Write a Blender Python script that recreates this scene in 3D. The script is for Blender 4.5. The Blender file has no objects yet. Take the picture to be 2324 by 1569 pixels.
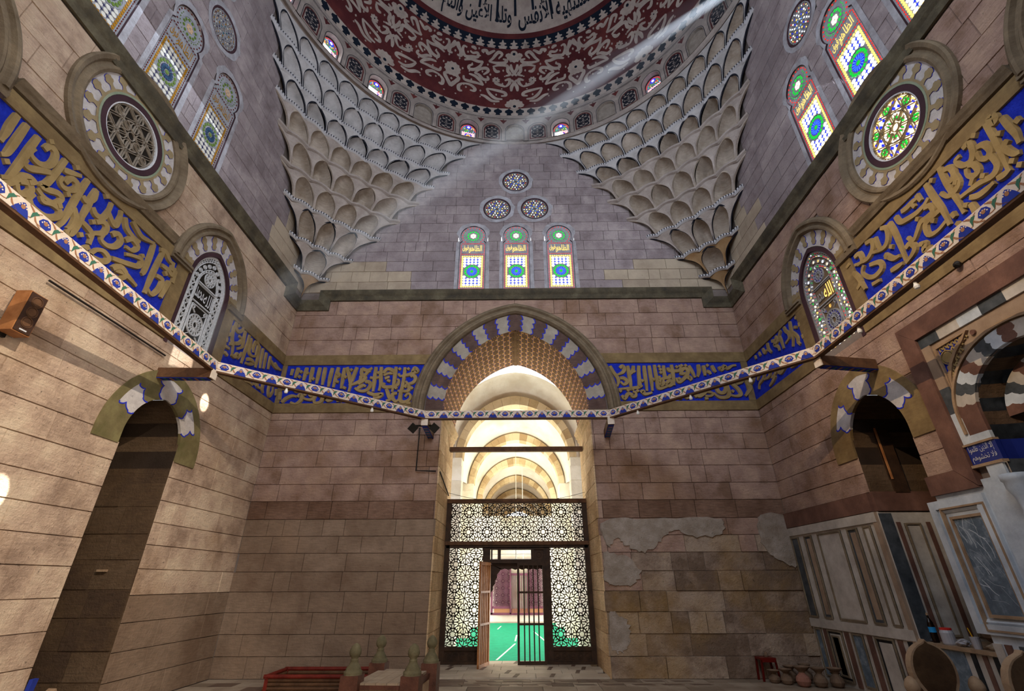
import bpy, math, random
import numpy as np
from math import sin, cos, pi, sqrt, radians, atan2, hypot, acos
random.seed(7)
C = bpy.context.scene.collection
S = bpy.context.scene

# ---------------------------------------------------------------- camera, world, light, exposure
cam_d = bpy.data.cameras.new('camera'); cam = bpy.data.objects.new('camera', cam_d); C.objects.link(cam)
cam_d.sensor_fit = 'HORIZONTAL'; cam_d.sensor_width = 36.0; cam_d.lens = 36.0 * 1057.74 / 2324
cam_d.clip_start = 0.05; cam_d.clip_end = 300
cam.location = (0.0848, -5.8161, 1.9611)
from mathutils import Matrix, Vector
_p, _y, _r = 0.4698, -0.0108, 0.0031
_base = Matrix(((1, 0, 0), (0, 0, -1), (0, 1, 0)))          # looks along +y, up +z
cam.rotation_euler = (Matrix.Rotation(-_y, 3, 'Z') @ Matrix.Rotation(_p, 3, 'X') @ _base @ Matrix.Rotation(-_r, 3, 'Z')).to_euler()
S.camera = cam

W = bpy.data.worlds.new('world'); S.world = W; W.use_nodes = True
_bg = W.node_tree.nodes['Background']; _bg.inputs[0].default_value = (0.93, 0.96, 1.0, 1); _bg.inputs[1].default_value = 2.2

S.view_settings.view_transform = 'Standard'; S.view_settings.look = 'None'
S.view_settings.gamma = 1.0; S.view_settings.use_curve_mapping = False
S.view_settings.exposure = 0.35
S.cycles.max_bounces = 6; S.cycles.diffuse_bounces = 4; S.cycles.glossy_bounces = 2
S.cycles.transparent_max_bounces = 8; S.cycles.volume_bounces = 0
S.cycles.sample_clamp_indirect = 4.0
S.cycles.use_denoising = True

def area(name, loc, target, sx, sy, power, col):
    d = bpy.data.lights.new(name, 'AREA'); d.shape = 'RECTANGLE'; d.size = sx; d.size_y = sy
    d.energy = power; d.color = col
    o = bpy.data.objects.new(name, d); C.objects.link(o); o.location = loc
    o.rotation_euler = (Vector(target) - Vector(loc)).to_track_quat('-Z', 'Y').to_euler()
    return o
# daylight through the portal of the front wall behind the camera, and its triple window above
area('portal_daylight', (0.6, -6.9, 3.6), (-6.0, 1, 3.2), 3.6, 6.6, 400, (1.0, 0.84, 0.66)).data.spread = radians(140)
area('front_window_daylight', (0.0, -6.85, 12.0), (0, 4, 10.0), 4.6, 2.8, 520, (0.80, 0.88, 1.0))
area('front_oculus_daylight', (0.0, -6.85, 14.6), (0, 5, 16.0), 2.0, 2.2, 200, (0.74, 0.84, 1.0))
# daylight through the triple windows of the two side walls and of the drum
area('left_window_daylight', (-6.8, 0.1, 12.0), (6, 0, 4.0), 3.8, 2.5, 190, (0.80, 0.88, 1.0))
area('right_window_daylight', (6.8, 0.1, 12.0), (-7, 3, 9.0), 3.8, 2.5, 210, (0.84, 0.90, 1.0))
area('arcade_court_left', (-5.5, 16.5, 0.6), (0.5, 16.5, 6.5), 14.0, 2.2, 1500, (1.0, 0.95, 0.88))
area('arcade_court_right', (5.6, 16.5, 0.6), (-.5, 16.5, 6.5), 14.0, 2.2, 1500, (1.0, 0.95, 0.88))
# the sun shining in through open drum windows: one long beam and two small flecks on the left wall
HAZE = 0.10
BEAM_A = Vector((6.87, 1.70, 17.75)); BEAM_B = Vector((-6.95, 3.0, 6.2))
def aimed_spot(name, a, b, far, size, power, col):
    sp = bpy.data.lights.new(name, 'SPOT'); sp.energy = power; sp.spot_size = radians(size); sp.spot_blend = 0.25; sp.shadow_soft_size = 0.02; sp.color = col
    o = bpy.data.objects.new(name, sp); C.objects.link(o); o.location = a + (a - b).normalized() * far
    o.rotation_euler = (b - a).to_track_quat('-Z', 'Y').to_euler(); return o
aimed_spot('sunbeam', BEAM_A, BEAM_B, 14.0, 1.35, 1500000, (0.66, 0.80, 1.0))
aimed_spot('warm_fill_right', Vector((-4.6, -6.6, 12.2)), Vector((7, 1.4, 6.2)), 0, 25, 4200, (1, .74, .46)).data.spot_blend = .9  # added warm fill spot inside the front wall, brightens the right wall
aimed_spot('warm_fill_left', Vector((4.6, -6.6, 11.0)), Vector((-7, 1.2, 2.6)), 0, 38, 5200, (1, .86, .68)).data.spot_blend = .9  # its counterpart, an added fill for the lower left wall
aimed_spot('sun_fleck', Vector((6.4, 2.0, 17.9)), Vector((-7, 4.10, 5.60)), 0, .62, 60000, (1, .95, .85))
aimed_spot('sun_fleck', Vector((6.5, -1.0, 17.9)), Vector((-7, .62, 3.05)), 0, 1.0, 60000, (1, .95, .85))

# ---------------------------------------------------------------- materials
M_SUN = 0
def mat(name, c1, c2=None, c3=None, rough=0.85, scale=1.2, rnd=0.0, bump=0.25, bscale=18, pits=0.0, streak=0.0,
        emit=None, estr=0.0, metal=0.0, contrast=0.5, stain=None, stain_amt=0.0):
    m = bpy.data.materials.new(name); m.use_nodes = True; nt = m.node_tree; N = nt.nodes; L = nt.links
    b = N['Principled BSDF']; b.inputs['Roughness'].default_value = rough; b.inputs['Metallic'].default_value = metal
    b.inputs['Specular IOR Level'].default_value = 0.25
    if c2 is None and bump == 0:
        b.inputs['Base Color'].default_value = (*c1, 1)
    else:
        geo = N.new('ShaderNodeNewGeometry'); P = geo.outputs['Position']
        n1 = N.new('ShaderNodeTexNoise'); n1.inputs['Scale'].default_value = scale; n1.inputs['Detail'].default_value = 6; n1.inputs['Roughness'].default_value = 0.65
        L.new(P, n1.inputs['Vector'])
        ramp = N.new('ShaderNodeValToRGB'); e = ramp.color_ramp.elements
        e[0].position = 0.5 - contrast * 0.35; e[1].position = 0.5 + contrast * 0.35
        e[0].color = (*c1, 1); e[1].color = (*(c2 or c1), 1)
        if c3: k = e.new(0.5); k.color = (*c3, 1)
        fac = n1.outputs['Fac']
        if rnd > 0:
            oi = N.new('ShaderNodeObjectInfo'); mm = N.new('ShaderNodeMath'); mm.operation = 'MULTIPLY_ADD'
            mm.inputs[1].default_value = rnd; mm.inputs[2].default_value = -rnd / 2; L.new(oi.outputs['Random'], mm.inputs[0])
            ad = N.new('ShaderNodeMath'); ad.operation = 'ADD'; L.new(fac, ad.inputs[0]); L.new(mm.outputs[0], ad.inputs[1]); fac = ad.outputs[0]
        L.new(fac, ramp.inputs[0]); col = ramp.outputs[0]
        if stain:
            ns = N.new('ShaderNodeTexNoise'); ns.inputs['Scale'].default_value = 0.45; ns.inputs['Detail'].default_value = 5; ns.inputs['Roughness'].default_value = 0.6
            L.new(P, ns.inputs['Vector'])
            mr = N.new('ShaderNodeMapRange'); mr.inputs[1].default_value = 0.5; mr.inputs[2].default_value = 0.68; mr.inputs[4].default_value = stain_amt
            L.new(ns.outputs['Fac'], mr.inputs[0])
            mx = N.new('ShaderNodeMix'); mx.data_type = 'RGBA'; L.new(mr.outputs[0], mx.inputs[0]); L.new(col, mx.inputs[6]); mx.inputs[7].default_value = (*stain, 1); col = mx.outputs[2]
        if streak > 0:
            mp = N.new('ShaderNodeMapping'); mp.inputs['Scale'].default_value = (2.5, 2.5, 26); L.new(P, mp.inputs[0])
            n2 = N.new('ShaderNodeTexNoise'); n2.inputs['Scale'].default_value = 1.6; n2.inputs['Detail'].default_value = 5; L.new(mp.outputs[0], n2.inputs['Vector'])
            mr = N.new('ShaderNodeMapRange'); mr.inputs[1].default_value = 0.35; mr.inputs[2].default_value = 0.65; mr.inputs[3].default_value = 1 - streak; mr.inputs[4].default_value = 1 + streak * 0.4
            L.new(n2.outputs['Fac'], mr.inputs[0])
            mx = N.new('ShaderNodeVectorMath'); mx.operation = 'SCALE'; L.new(col, mx.inputs[0]); L.new(mr.outputs[0], mx.inputs['Scale']); col = mx.outputs[0]
        if pits > 0:
            n3 = N.new('ShaderNodeTexNoise'); n3.inputs['Scale'].default_value = 13; n3.inputs['Detail'].default_value = 3; n3.inputs['Roughness'].default_value = 0.7; L.new(P, n3.inputs['Vector'])
            mr = N.new('ShaderNodeMapRange'); mr.inputs[1].default_value = 0.66; mr.inputs[2].default_value = 0.72; mr.inputs[3].default_value = 1; mr.inputs[4].default_value = 1 - pits
            L.new(n3.outputs['Fac'], mr.inputs[0])
            mx = N.new('ShaderNodeVectorMath'); mx.operation = 'SCALE'; L.new(col, mx.inputs[0]); L.new(mr.outputs[0], mx.inputs['Scale']); col = mx.outputs[0]
        L.new(col, b.inputs['Base Color'])
        if bump > 0:
            nb = N.new('ShaderNodeTexNoise'); nb.inputs['Scale'].default_value = bscale; nb.inputs['Detail'].default_value = 5; nb.inputs['Roughness'].default_value = 0.7; L.new(P, nb.inputs['Vector'])
            bp = N.new('ShaderNodeBump'); bp.inputs['Strength'].default_value = bump; bp.inputs['Distance'].default_value = 0.05
            L.new(nb.outputs['Fac'], bp.inputs['Height']); L.new(bp.outputs[0], b.inputs['Normal'])
    if emit:
        b.inputs['Emission Color'].default_value = (*emit, 1); b.inputs['Emission Strength'].default_value = estr
    return m
def hx(h, g=1.0):
    h = h.lstrip('#'); return tuple(((int(h[i:i+2], 16) / 255) ** 2.2) * g for i in (0, 2, 4))
M = {}
def defm(k, *a, **kw): M[k] = mat(k, *a, **kw)
defm('stone_lower', hx('856a59'), hx('b89b88'), hx('a3877a'), rnd=0.14, scale=1.7, streak=0.15, pits=0.7, bump=0.7, stain=hx('86623f'), stain_amt=0.55)
defm('stone_coat', hx('735e4e'), hx('978270'), hx('84705f'), rnd=0.06, scale=.9, streak=0.16, pits=0.5, bump=0.5, bscale=9, stain=hx('7c6048'), stain_amt=0.5)
defm('stone_dark', hx('6a5040'), hx('8c7060'), rnd=0.2, streak=0.3, pits=0.6, bump=0.6)
defm('stone_left', hx('9c8472'), hx('d8c2a8'), hx('c2a892'), rnd=0.12, scale=1.6, streak=0.13, pits=0.65, bump=0.7, stain=hx('9a774f'), stain_amt=0.45)
defm('stone_upper', hx('84787a'), hx('b4a8a8'), hx('9b8f91'), rnd=0.10, scale=1.8, streak=0.05, pits=0.65, bump=0.6, stain=hx('746a6e'), stain_amt=0.5)
defm('stone_new', hx('9c8d7c'), hx('bcad98'), rnd=0.2, pits=0.4, bump=0.2)
defm('stone_yellow', hx('6e5c4e'), hx('a3907e'), hx('877466'), scale=2.6, rnd=0.45, pits=0.6, bump=1.0, bscale=9, stain=hx('a07c3c'), stain_amt=0.42)
defm('mortar', hx('6f6460'), hx('8d827b'), bump=0.3)
defm('plaster_patch', hx('857769'), hx('a89c92'), hx('968a7e'), scale=3, bump=1.0, bscale=7, pits=.4)
defm('brown_paint', hx('6d5a3e'), hx('8f7a55'), hx('7d694a'), scale=2.2, streak=0.08, bump=0.15)
defm('letter_paint', hx('87724c'), hx('a08a60'), scale=3, bump=0.2)
defm('blue_ground', hx('0e1fa8'), hx('2b44dc'), scale=7, bump=0.9, bscale=30, contrast=0.8)
defm('blue_line', hx('2a36b4'), bump=0)
defm('white_lime', hx('b2acab'), hx('d2ccc9'), scale=4, bump=0.5, pits=0.3)
defm('tan_inlay', hx('8b7a5c'), hx('9d8c6c'), scale=4, bump=0.3)
defm('olive_paint', hx('5f5a3a'), hx('7c7450'), hx('6e6446'), scale=3, bump=0.2)
defm('green_wash', hx('7c8c74'), hx('9aa08a'), scale=3, bump=0.2)
defm('moulding', hx('6a5c4a'), hx('8b7b64'), hx('786a57'), scale=2.5, bump=0.4, streak=0.1)
defm('cornice_stone', hx('46423a'), hx('6e6856'), hx('585244'), scale=2.5, bump=0.4)
defm('plum', hx('3c2a30'), hx('4c363c'), bump=0.1)
defm('grille_plaster', hx('8f9299'), hx('a9acb4'), scale=6, bump=0.2)
defm('grille_white', hx('c8ccd2'), hx('e2e4e8'), scale=6, bump=0.1)
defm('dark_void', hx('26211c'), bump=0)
defm('voussoir_dark', hx('54403a'), hx('6e564c'), hx('5c4a44'), scale=3, streak=0.15, bump=0.4)
defm('voussoir_light', hx('8e8578'), hx('aaa194'), scale=3, bump=0.3)
defm('soffit_gold', hx('d39a52'), hx('e8b673'), scale=3, bump=0.15)
defm('soffit_brown', hx('6d5138'), hx('86674a'), scale=3, bump=0.15)
defm('soffit_blue', hx('5a5aa8'), bump=0)
defm('jamb_stone', hx('b08f68'), hx('d8bb94'), hx('c6a67e'), rnd=0.25, streak=0.2, pits=0.4, bump=0.5)
defm('arcade_stone', hx('b49872'), hx('e2cda8'), hx('cdb58c'), rnd=0.5, pits=0.4, bump=0.5)
defm('pier_stone', hx('d8ccb4'), hx('f0e8d8'), hx('e6dcc6'), rnd=0.3, pits=0.2, bump=0.4)
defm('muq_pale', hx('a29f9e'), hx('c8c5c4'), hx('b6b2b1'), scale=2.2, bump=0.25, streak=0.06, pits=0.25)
defm('arcade_plaster', hx('d9cfc0'), hx('f0e8da'), scale=0.8, bump=0.2, pits=0.25, stain=hx('b59c78'), stain_amt=0.55)
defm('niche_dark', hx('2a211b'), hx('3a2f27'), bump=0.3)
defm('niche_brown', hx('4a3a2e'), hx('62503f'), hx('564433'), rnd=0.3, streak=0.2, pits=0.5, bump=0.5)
defm('muq_stone', hx('968b84'), hx('b8ada6'), hx('a79c95'), scale=2.2, bump=0.25, streak=0.08, pits=0.25)
defm('muq_bowl', hx('8f7f6f'), hx('bdb0a4'), hx('a89b8d'), scale=1.6, bump=0.3, streak=0.14, pits=0.25)
defm('muq_ochre', hx('8a6846'), hx('a98a68'), hx('977a58'), scale=1.8, bump=0.2)
defm('line_navy', hx('23252f'), bump=0)
defm('line_white', hx('c8c8cc'), bump=0)
defm('dome_maroon', hx('4c2226'), hx('6b3634'), hx('572a2c'), scale=0.9, bump=0.1, pits=0.2)
defm('dome_cream', hx('a2948c'), hx('bdb0a6'), scale=2.5, bump=0.1, pits=0.35)
defm('dome_navy', hx('101a28'), hx('182433'), bump=0.05)
defm('drum_plaster', hx('8f8580'), hx('aea39c'), hx('9c928c'), scale=3, bump=0.25, pits=0.4)
defm('drum_niche', hx('8b8178'), hx('a89e94'), scale=6, bump=0.5, pits=0.5)
defm('wood_dark', hx('2c2018'), hx('453224'), scale=5, bump=0.2, rough=0.6)
defm('wood_brown', hx('4a3425'), hx('6a4c36'), scale=5, bump=0.3, rough=0.7)
defm('wood_orange', hx('8c5a36'), hx('b07a4e'), scale=5, bump=0.1, rough=0.5)
defm('wood_red', hx('5c1f18'), hx('7d2f24'), scale=6, bump=0.2, rough=0.55)
defm('beam_white', hx('c9b9a8'), hx('ddd0c2'), scale=8, bump=0.15)
defm('beam_blue', hx('23307e'), hx('2f3f9c'), bump=0)
defm('beam_green', hx('3e6a58'), bump=0)
defm('beam_tan', hx('9c6e50'), bump=0)
defm('marble_white', hx('9d958c'), hx('c4bdb4'), hx('b2aaa0'), scale=2.5, rough=0.45, bump=0.1)
defm('marble_bluewhite', hx('a5aeb8'), hx('cfd6dc'), hx('bcc4cc'), scale=2.5, rough=0.4, bump=0.15)
defm('marble_grey', hx('34383c'), hx('54585c'), scale=4, rough=0.45, bump=0.1)
defm('marble_red', hx('59413a'), hx('7a5a4e'), hx('684c42'), scale=2.5, rough=0.45, bump=0.2)
defm('marble_tan', hx('877260'), hx('a38d78'), scale=3, rough=0.5, bump=0.1)
defm('marble_vein', hx('46525e'), hx('a0acb6'), hx('5e6b77'), scale=6, rough=0.35, bump=0.15, contrast=0.9)
defm('marble_black', hx('17191c'), hx('2c3034'), scale=6, rough=0.4, bump=0.1)
defm('floor_marble', hx('7d6e5e'), hx('a39482'), hx('90806f'), scale=2.0, rough=0.5, bump=0.15, rnd=0.3)
defm('floor_dark', hx('5a4a40'), hx('6f5c50'), rough=0.5, bump=0.1)
defm('threshold_marble', hx('a89a88'), hx('c6b9a6'), scale=2.0, rough=0.5, bump=0.15, rnd=0.3)
defm('carpet_green', hx('109a72'), hx('1aae82'), scale=4, rough=0.95, bump=0.2)
defm('carpet_line', hx('e8efe8'), bump=0)
defm('tile_blue', hx('1b2462'), hx('27337c'), rough=0.3, bump=0.05)
defm('black_metal', hx('1d1a18'), bump=0, rough=0.5)
defm('cable', hx('2a2522'), bump=0, rough=0.6)
defm('speaker_grille', hx('3b2a22'), hx('463228'), scale=20, bump=0.3)
defm('clay', hx('5c4a3c'), hx('7c6654'), scale=5, bump=0.3)
defm('clay_pink', hx('80584c'), hx('9a6c5c'), scale=5, bump=0.2)
defm('knob_stone', hx('5a5440'), hx('7a7258'), hx('686048'), scale=5, bump=0.3)
defm('tomb_top', hx('8f7c68'), hx('ae9a82'), scale=3, bump=0.2)
defm('tomb_wood', hx('4a3026'), hx('694436'), scale=5, bump=0.3, rough=0.6)
defm('board_wood', hx('3c2b1c'), hx('54402c'), scale=4, bump=0.3)
defm('board_rim', hx('8a7058'), hx('aa9074'), scale=5, bump=0.3)
defm('plastic_red', hx('5e1a14'), bump=0, rough=0.4)
defm('lid_red', hx('c8322c'), bump=0, rough=0.4)
defm('bottle_dark', hx('1c1210'), bump=0, rough=0.15)
defm('label_blue', hx('2a8fd0'), bump=0, rough=0.5)
defm('jar_clear', hx('a6a4a8'), bump=0, rough=0.2)
defm('paper', hx('b9ab98'), hx('d0c4b2'), bump=0.2)
defm('brush_yellow', hx('c8921e'), bump=0)
defm('far_wood', hx('5a3440'), hx('74485a'), bump=0.1)
defm('fan_white', hx('e8e6e0'), bump=0)
# stained glass: lit pieces are back-lit by the daylight outside, unlit ones only reflect
for k, h, s in (('white', 'f4f8ff', 1.7), ('yellow', 'f2c86a', 1.15), ('blue', '2230d0', 1.0), ('green', '18b838', .85), ('red', 'e02a20', .8), ('sky', '4a8ae8', 1.1), ('cream', 'ffe6c0', 1.4)):
    M['lit_' + k] = mat('lit_' + k, hx(h), bump=0, rough=0.2, emit=hx(h), estr=s)
for k, h in (('white', 'e4e2d8'), ('yellow', 'b07d22'), ('blue', '3a3860'), ('green', '66803a'), ('red', '6a2c26'), ('sky', '1f7284'), ('cream', 'd8b898')):
    M['dim_' + k] = mat('dim_' + k, hx(h), bump=0, rough=0.2)

# ---------------------------------------------------------------- mesh helpers
class MB:
    def __init__(s): s.v = []; s.f = []; s.m = []; s.mats = []
    def mi(s, k):
        if k not in s.mats: s.mats.append(k)
        return s.mats.index(k)
    def add(s, vs, fs, k):
        o = len(s.v); s.v.extend(vs); i = s.mi(k)
        for f in fs: s.f.append(tuple(o + a for a in f)); s.m.append(i)
    def build(s, name, parent=None, kind=None, smooth=False, loc=None):
        me = bpy.data.meshes.new(name); me.from_pydata(s.v, [], s.f); me.update()
        for k in s.mats: me.materials.append(M[k])
        if s.f:
            me.polygons.foreach_set('material_index', s.m)
            if smooth: me.polygons.foreach_set('use_smooth', [True] * len(s.f))
        o = bpy.data.objects.new(name, me); C.objects.link(o)
        if parent: o.parent = parent
        if kind: o['kind'] = kind
        if loc: o.location = loc
        return o
def FB(u, v, w): return (u, 7 - w, v)
def FL(u, v, w): return (-7 + w, u, v)
def FR(u, v, w): return (7 - w, u, v)
def world(x, y, z): return (x, y, z)
def tag(o, label=None, cat=None, group=None, kind=None):
    if label: o['label'] = label
    if cat: o['category'] = cat
    if group: o['group'] = group
    if kind: o['kind'] = kind
    return o
def empty(name, loc=(0, 0, 0)):
    o = bpy.data.objects.new(name, None); C.objects.link(o); o.location = loc; return o
def box(mb, F, a, b, k):            # box between corners a and b in frame F
    (x0, y0, z0), (x1, y1, z1) = a, b
    vs = [F(x, y, z) for x in (x0, x1) for y in (y0, y1) for z in (z0, z1)]
    mb.add(vs, [(0, 1, 3, 2), (4, 6, 7, 5), (0, 4, 5, 1), (2, 3, 7, 6), (0, 2, 6, 4), (1, 5, 7, 3)], k)
def prism(mb, F, pts, w0, w1, k, side=None, bev=0.0):   # polygon extruded from w0 up to w1
    n = len(pts); cx = sum(p[0] for p in pts) / n; cy = sum(p[1] for p in pts) / n
    vs = [F(p[0], p[1], w0) for p in pts] + [F(cx + (p[0] - cx) * (1 - bev), cy + (p[1] - cy) * (1 - bev), w1) for p in pts]
    mb.add(vs, [tuple(range(n, 2 * n))], k)
    mb.add(vs, [(i, (i + 1) % n, n + (i + 1) % n, n + i) for i in range(n)], side or k)
def catmull(P, n=4, closed=False):
    if len(P) < 3 and not closed: return P
    out = []; m = len(P); rng = range(m if closed else m - 1)
    for i in rng:
        p0 = P[(i - 1) % m] if closed or i > 0 else P[0]; p1 = P[i]; p2 = P[(i + 1) % m]; p3 = P[(i + 2) % m] if closed or i + 2 < m else P[-1]
        for j in range(n):
            t = j / n
            out.append(tuple(0.5 * (2 * p1[a] + (p2[a] - p0[a]) * t + (2 * p0[a] - 5 * p1[a] + 4 * p2[a] - p3[a]) * t * t + (3 * p1[a] - p0[a] - 3 * p2[a] + p3[a]) * t ** 3) for a in range(len(p1))))
    if not closed: out.append(P[-1])
    return out
def ribbon(mb, F, P, wd, w0, w1, k, closed=False, bev=0.15, wfun=None, flat=False):
    n = len(P)
    if n < 2: return
    L = []; R = []
    for i in range(n):
        a = P[(i - 1) % n] if closed or i > 0 else P[0]; b = P[(i + 1) % n] if closed or i < n - 1 else P[-1]
        dx, dy = b[0] - a[0], b[1] - a[1]; d = hypot(dx, dy) or 1; h = wd / 2 * (wfun(i / (n - 1)) if wfun else 1)
        L.append((P[i][0] - dy / d * h, P[i][1] + dx / d * h)); R.append((P[i][0] + dy / d * h, P[i][1] - dx / d * h))
    vs = []
    for i in range(n):
        l, r = L[i], R[i]; li = (l[0] + (r[0] - l[0]) * bev, l[1] + (r[1] - l[1]) * bev); ri = (r[0] + (l[0] - r[0]) * bev, r[1] + (l[1] - r[1]) * bev)
        vs += [F(l[0], l[1], w0), F(li[0], li[1], w1), F(ri[0], ri[1], w1), F(r[0], r[1], w0)]
    fs = []
    for i in range(n if closed else n - 1):
        a = 4 * i; b = 4 * ((i + 1) % n)
        fs.append((a + 1, b + 1, b + 2, a + 2))
        if not flat: fs += [(a, b, b + 1, a + 1), (a + 2, b + 2, b + 3, a + 3)]
    if not closed and not flat: fs += [(0, 1, 2, 3), (4 * n - 4, 4 * n - 1, 4 * n - 2, 4 * n - 3)]
    mb.add(vs, fs, k)
def circle(cx, cy, r, n=24, a0=0, ry=None): return [(cx + r * cos(a0 + 2 * pi * i / n), cy + (ry or r) * sin(a0 + 2 * pi * i / n)) for i in range(n)]
def disc(mb, F, cx, cy, r, w0, w1, k, n=8, ry=None, rot=0): prism(mb, F, circle(cx, cy, r, n, rot, ry), w0, w1, k)
def tube(mb, P, r, k, n=8, caps=True):     # round tube through 3-D points
    P = [Vector(p) for p in P]; vs = []; up = Vector((0, 0, 1))
    for i, p in enumerate(P):
        d = (P[min(i + 1, len(P) - 1)] - P[max(i - 1, 0)]).normalized()
        a = d.cross(up); a = a.normalized() if a.length > 1e-3 else Vector((1, 0, 0)); b = d.cross(a)
        for j in range(n): vs.append(tuple(p + (a * cos(2 * pi * j / n) + b * sin(2 * pi * j / n)) * r))
    fs = [(i * n + j, i * n + (j + 1) % n, (i + 1) * n + (j + 1) % n, (i + 1) * n + j) for i in range(len(P) - 1) for j in range(n)]
    if caps: fs += [tuple(range(n)), tuple(range((len(P) - 1) * n, len(P) * n))]
    mb.add(vs, fs, k)
def lathe(mb, prof, k, n=20, c=(0, 0, 0)):
    vs = [(c[0] + r * cos(2 * pi * j / n), c[1] + r * sin(2 * pi * j / n), c[2] + z) for r, z in prof for j in range(n)]
    fs = [(i * n + j, i * n + (j + 1) % n, (i + 1) * n + (j + 1) % n, (i + 1) * n + j) for i in range(len(prof) - 1) for j in range(n)]
    fs += [tuple(range(n)), tuple(range((len(prof) - 1) * n, len(prof) * n))]
    mb.add(vs, fs, k)
# pointed (two-centred) arch, half width a, rise h above the springing zs
def archpt(t, cx, zs, a, h):       # t 0..1 left spring -> apex (0.5) -> right spring
    e = (h * h - a * a) / (2 * a) if h > a else 0.0; R = a + e
    th = atan2(h, e) if e > 0 else pi / 2
    if h <= a:                      # half ellipse
        ang = pi * (1 - t); return (cx + a * cos(ang), zs + h * sin(ang))
    s = t * 2 if t <= 0.5 else (1 - t) * 2
    ang = pi - th * s; x = e + R * cos(ang); z = R * sin(ang)
    return (cx + (x if t <= 0.5 else -x), zs + z)
def arch(cx, zs, a, h, n=24, foot=None):
    P = [archpt(i / n, cx, zs, a, h) for i in range(n + 1)]
    if foot is not None: P = [(cx - a, foot)] + P + [(cx + a, foot)]
    return P
def arch_half(cx, zs, a, h, foot): # exclusion: z -> (lo, hi) or None
    e = (h * h - a * a) / (2 * a) if h > a else 0.0; R = a + e
    def f(z):
        if z < foot - 1e-6 or z > zs + h: return None
        if z <= zs: x = a
        elif h > a: x = sqrt(max(R * R - (z - zs) ** 2, 0)) - e
        else: x = a * sqrt(max(1 - ((z - zs) / h) ** 2, 0))
        return (cx - x, cx + x) if x > 0 else None
    f.c = cx; f.r = (foot, zs + h); return f
def rect_ex(x0, x1, z0, z1):
    def f(z): return (x0, x1) if z0 - 1e-6 <= z <= z1 + 1e-6 else None
    f.c = (x0 + x1) / 2; f.r = (z0, z1); return f
def circ_ex(cx, cz, r):
    def f(z):
        d = r * r - (z - cz) ** 2; return (cx - sqrt(d), cx + sqrt(d)) if d > 0 else None
    f.c = cx; f.r = (cz - r, cz + r); return f
def clip(x0, x1, z0, z1, exs, step=0.11):
    act = [e for e in exs if e.r[0] < z1 - 1e-4 and e.r[1] > z0 + 1e-4]
    zz = {z0, z1}
    for e in act:
        for q in e.r:
            if z0 < q < z1: zz |= {q - 1e-4, q + 1e-4}
    if act:
        n = max(1, int((z1 - z0) / step)); zz |= {z0 + (z1 - z0) * i / n for i in range(n + 1)}
    zs = sorted(zz); pieces = [[(z, x0, x1) for z in zs]]
    for e in act:
        out = []
        for p in pieces:
            l = []; r = []
            for z, a, b in p:
                q = e(min(max(z, z0 + 1e-3), z1 - 1e-3))
                if q is None:
                    if (a + b) / 2 < e.c: l.append((z, a, b)); r.append((z, b, b))
                    else: l.append((z, a, a)); r.append((z, a, b))
                else: l.append((z, a, max(a, min(b, q[0])))); r.append((z, min(b, max(a, q[1])), b))
            for s in (l, r):
                if any(b - a > 0.02 for z, a, b in s): out.append(s)
        pieces = out
    res = []                        # split into contiguous runs of non-empty rows
    for p in pieces:
        run = []
        for row in p:
            if row[2] - row[1] > 0.012: run.append(row)
            else:
                if len(run) > 1: res.append(run)
                run = []
        if len(run) > 1: res.append(run)
    return res
def block_mesh(mb, F, rows, g, w0, w1, k):   # a stone: bevelled front proud of the wall
    z0, z1 = rows[0][0], rows[-1][0]; n = len(rows); vs = []
    for z, a, b in rows:
        zc = min(max(z, z0 + g), z1 - g); m = (a + b) / 2
        vs += [F(a, z, w0), F(min(a + g, m), zc, w1), F(max(b - g, m), zc, w1), F(b, z, w0)]
    fs = []
    for i in range(n - 1):
        a = 4 * i; b = a + 4
        fs += [(a + 1, a + 2, b + 2, b + 1), (a, a + 1, b + 1, b), (a + 2, a + 3, b + 3, b + 2)]
    e = 4 * (n - 1); fs += [(0, 3, 2, 1), (e, e + 1, e + 2, e + 3)]
    mb.add(vs, fs, k)
def sheet(mb, F, x0, x1, z0, z1, exs, w, k):
    z = z0
    while z < z1 - 1e-6:
        zn = min(z + 1.0, z1)
        for rows in clip(x0, x1, z, zn, exs):
            vs = []; fs = []
            for i, (q, a, b) in enumerate(rows):
                vs += [F(a, q, w), F(b, q, w)]
                if i: fs.append((2 * i - 2, 2 * i - 1, 2 * i + 1, 2 * i))
            mb.add(vs, fs, k)
        z = zn
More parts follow.
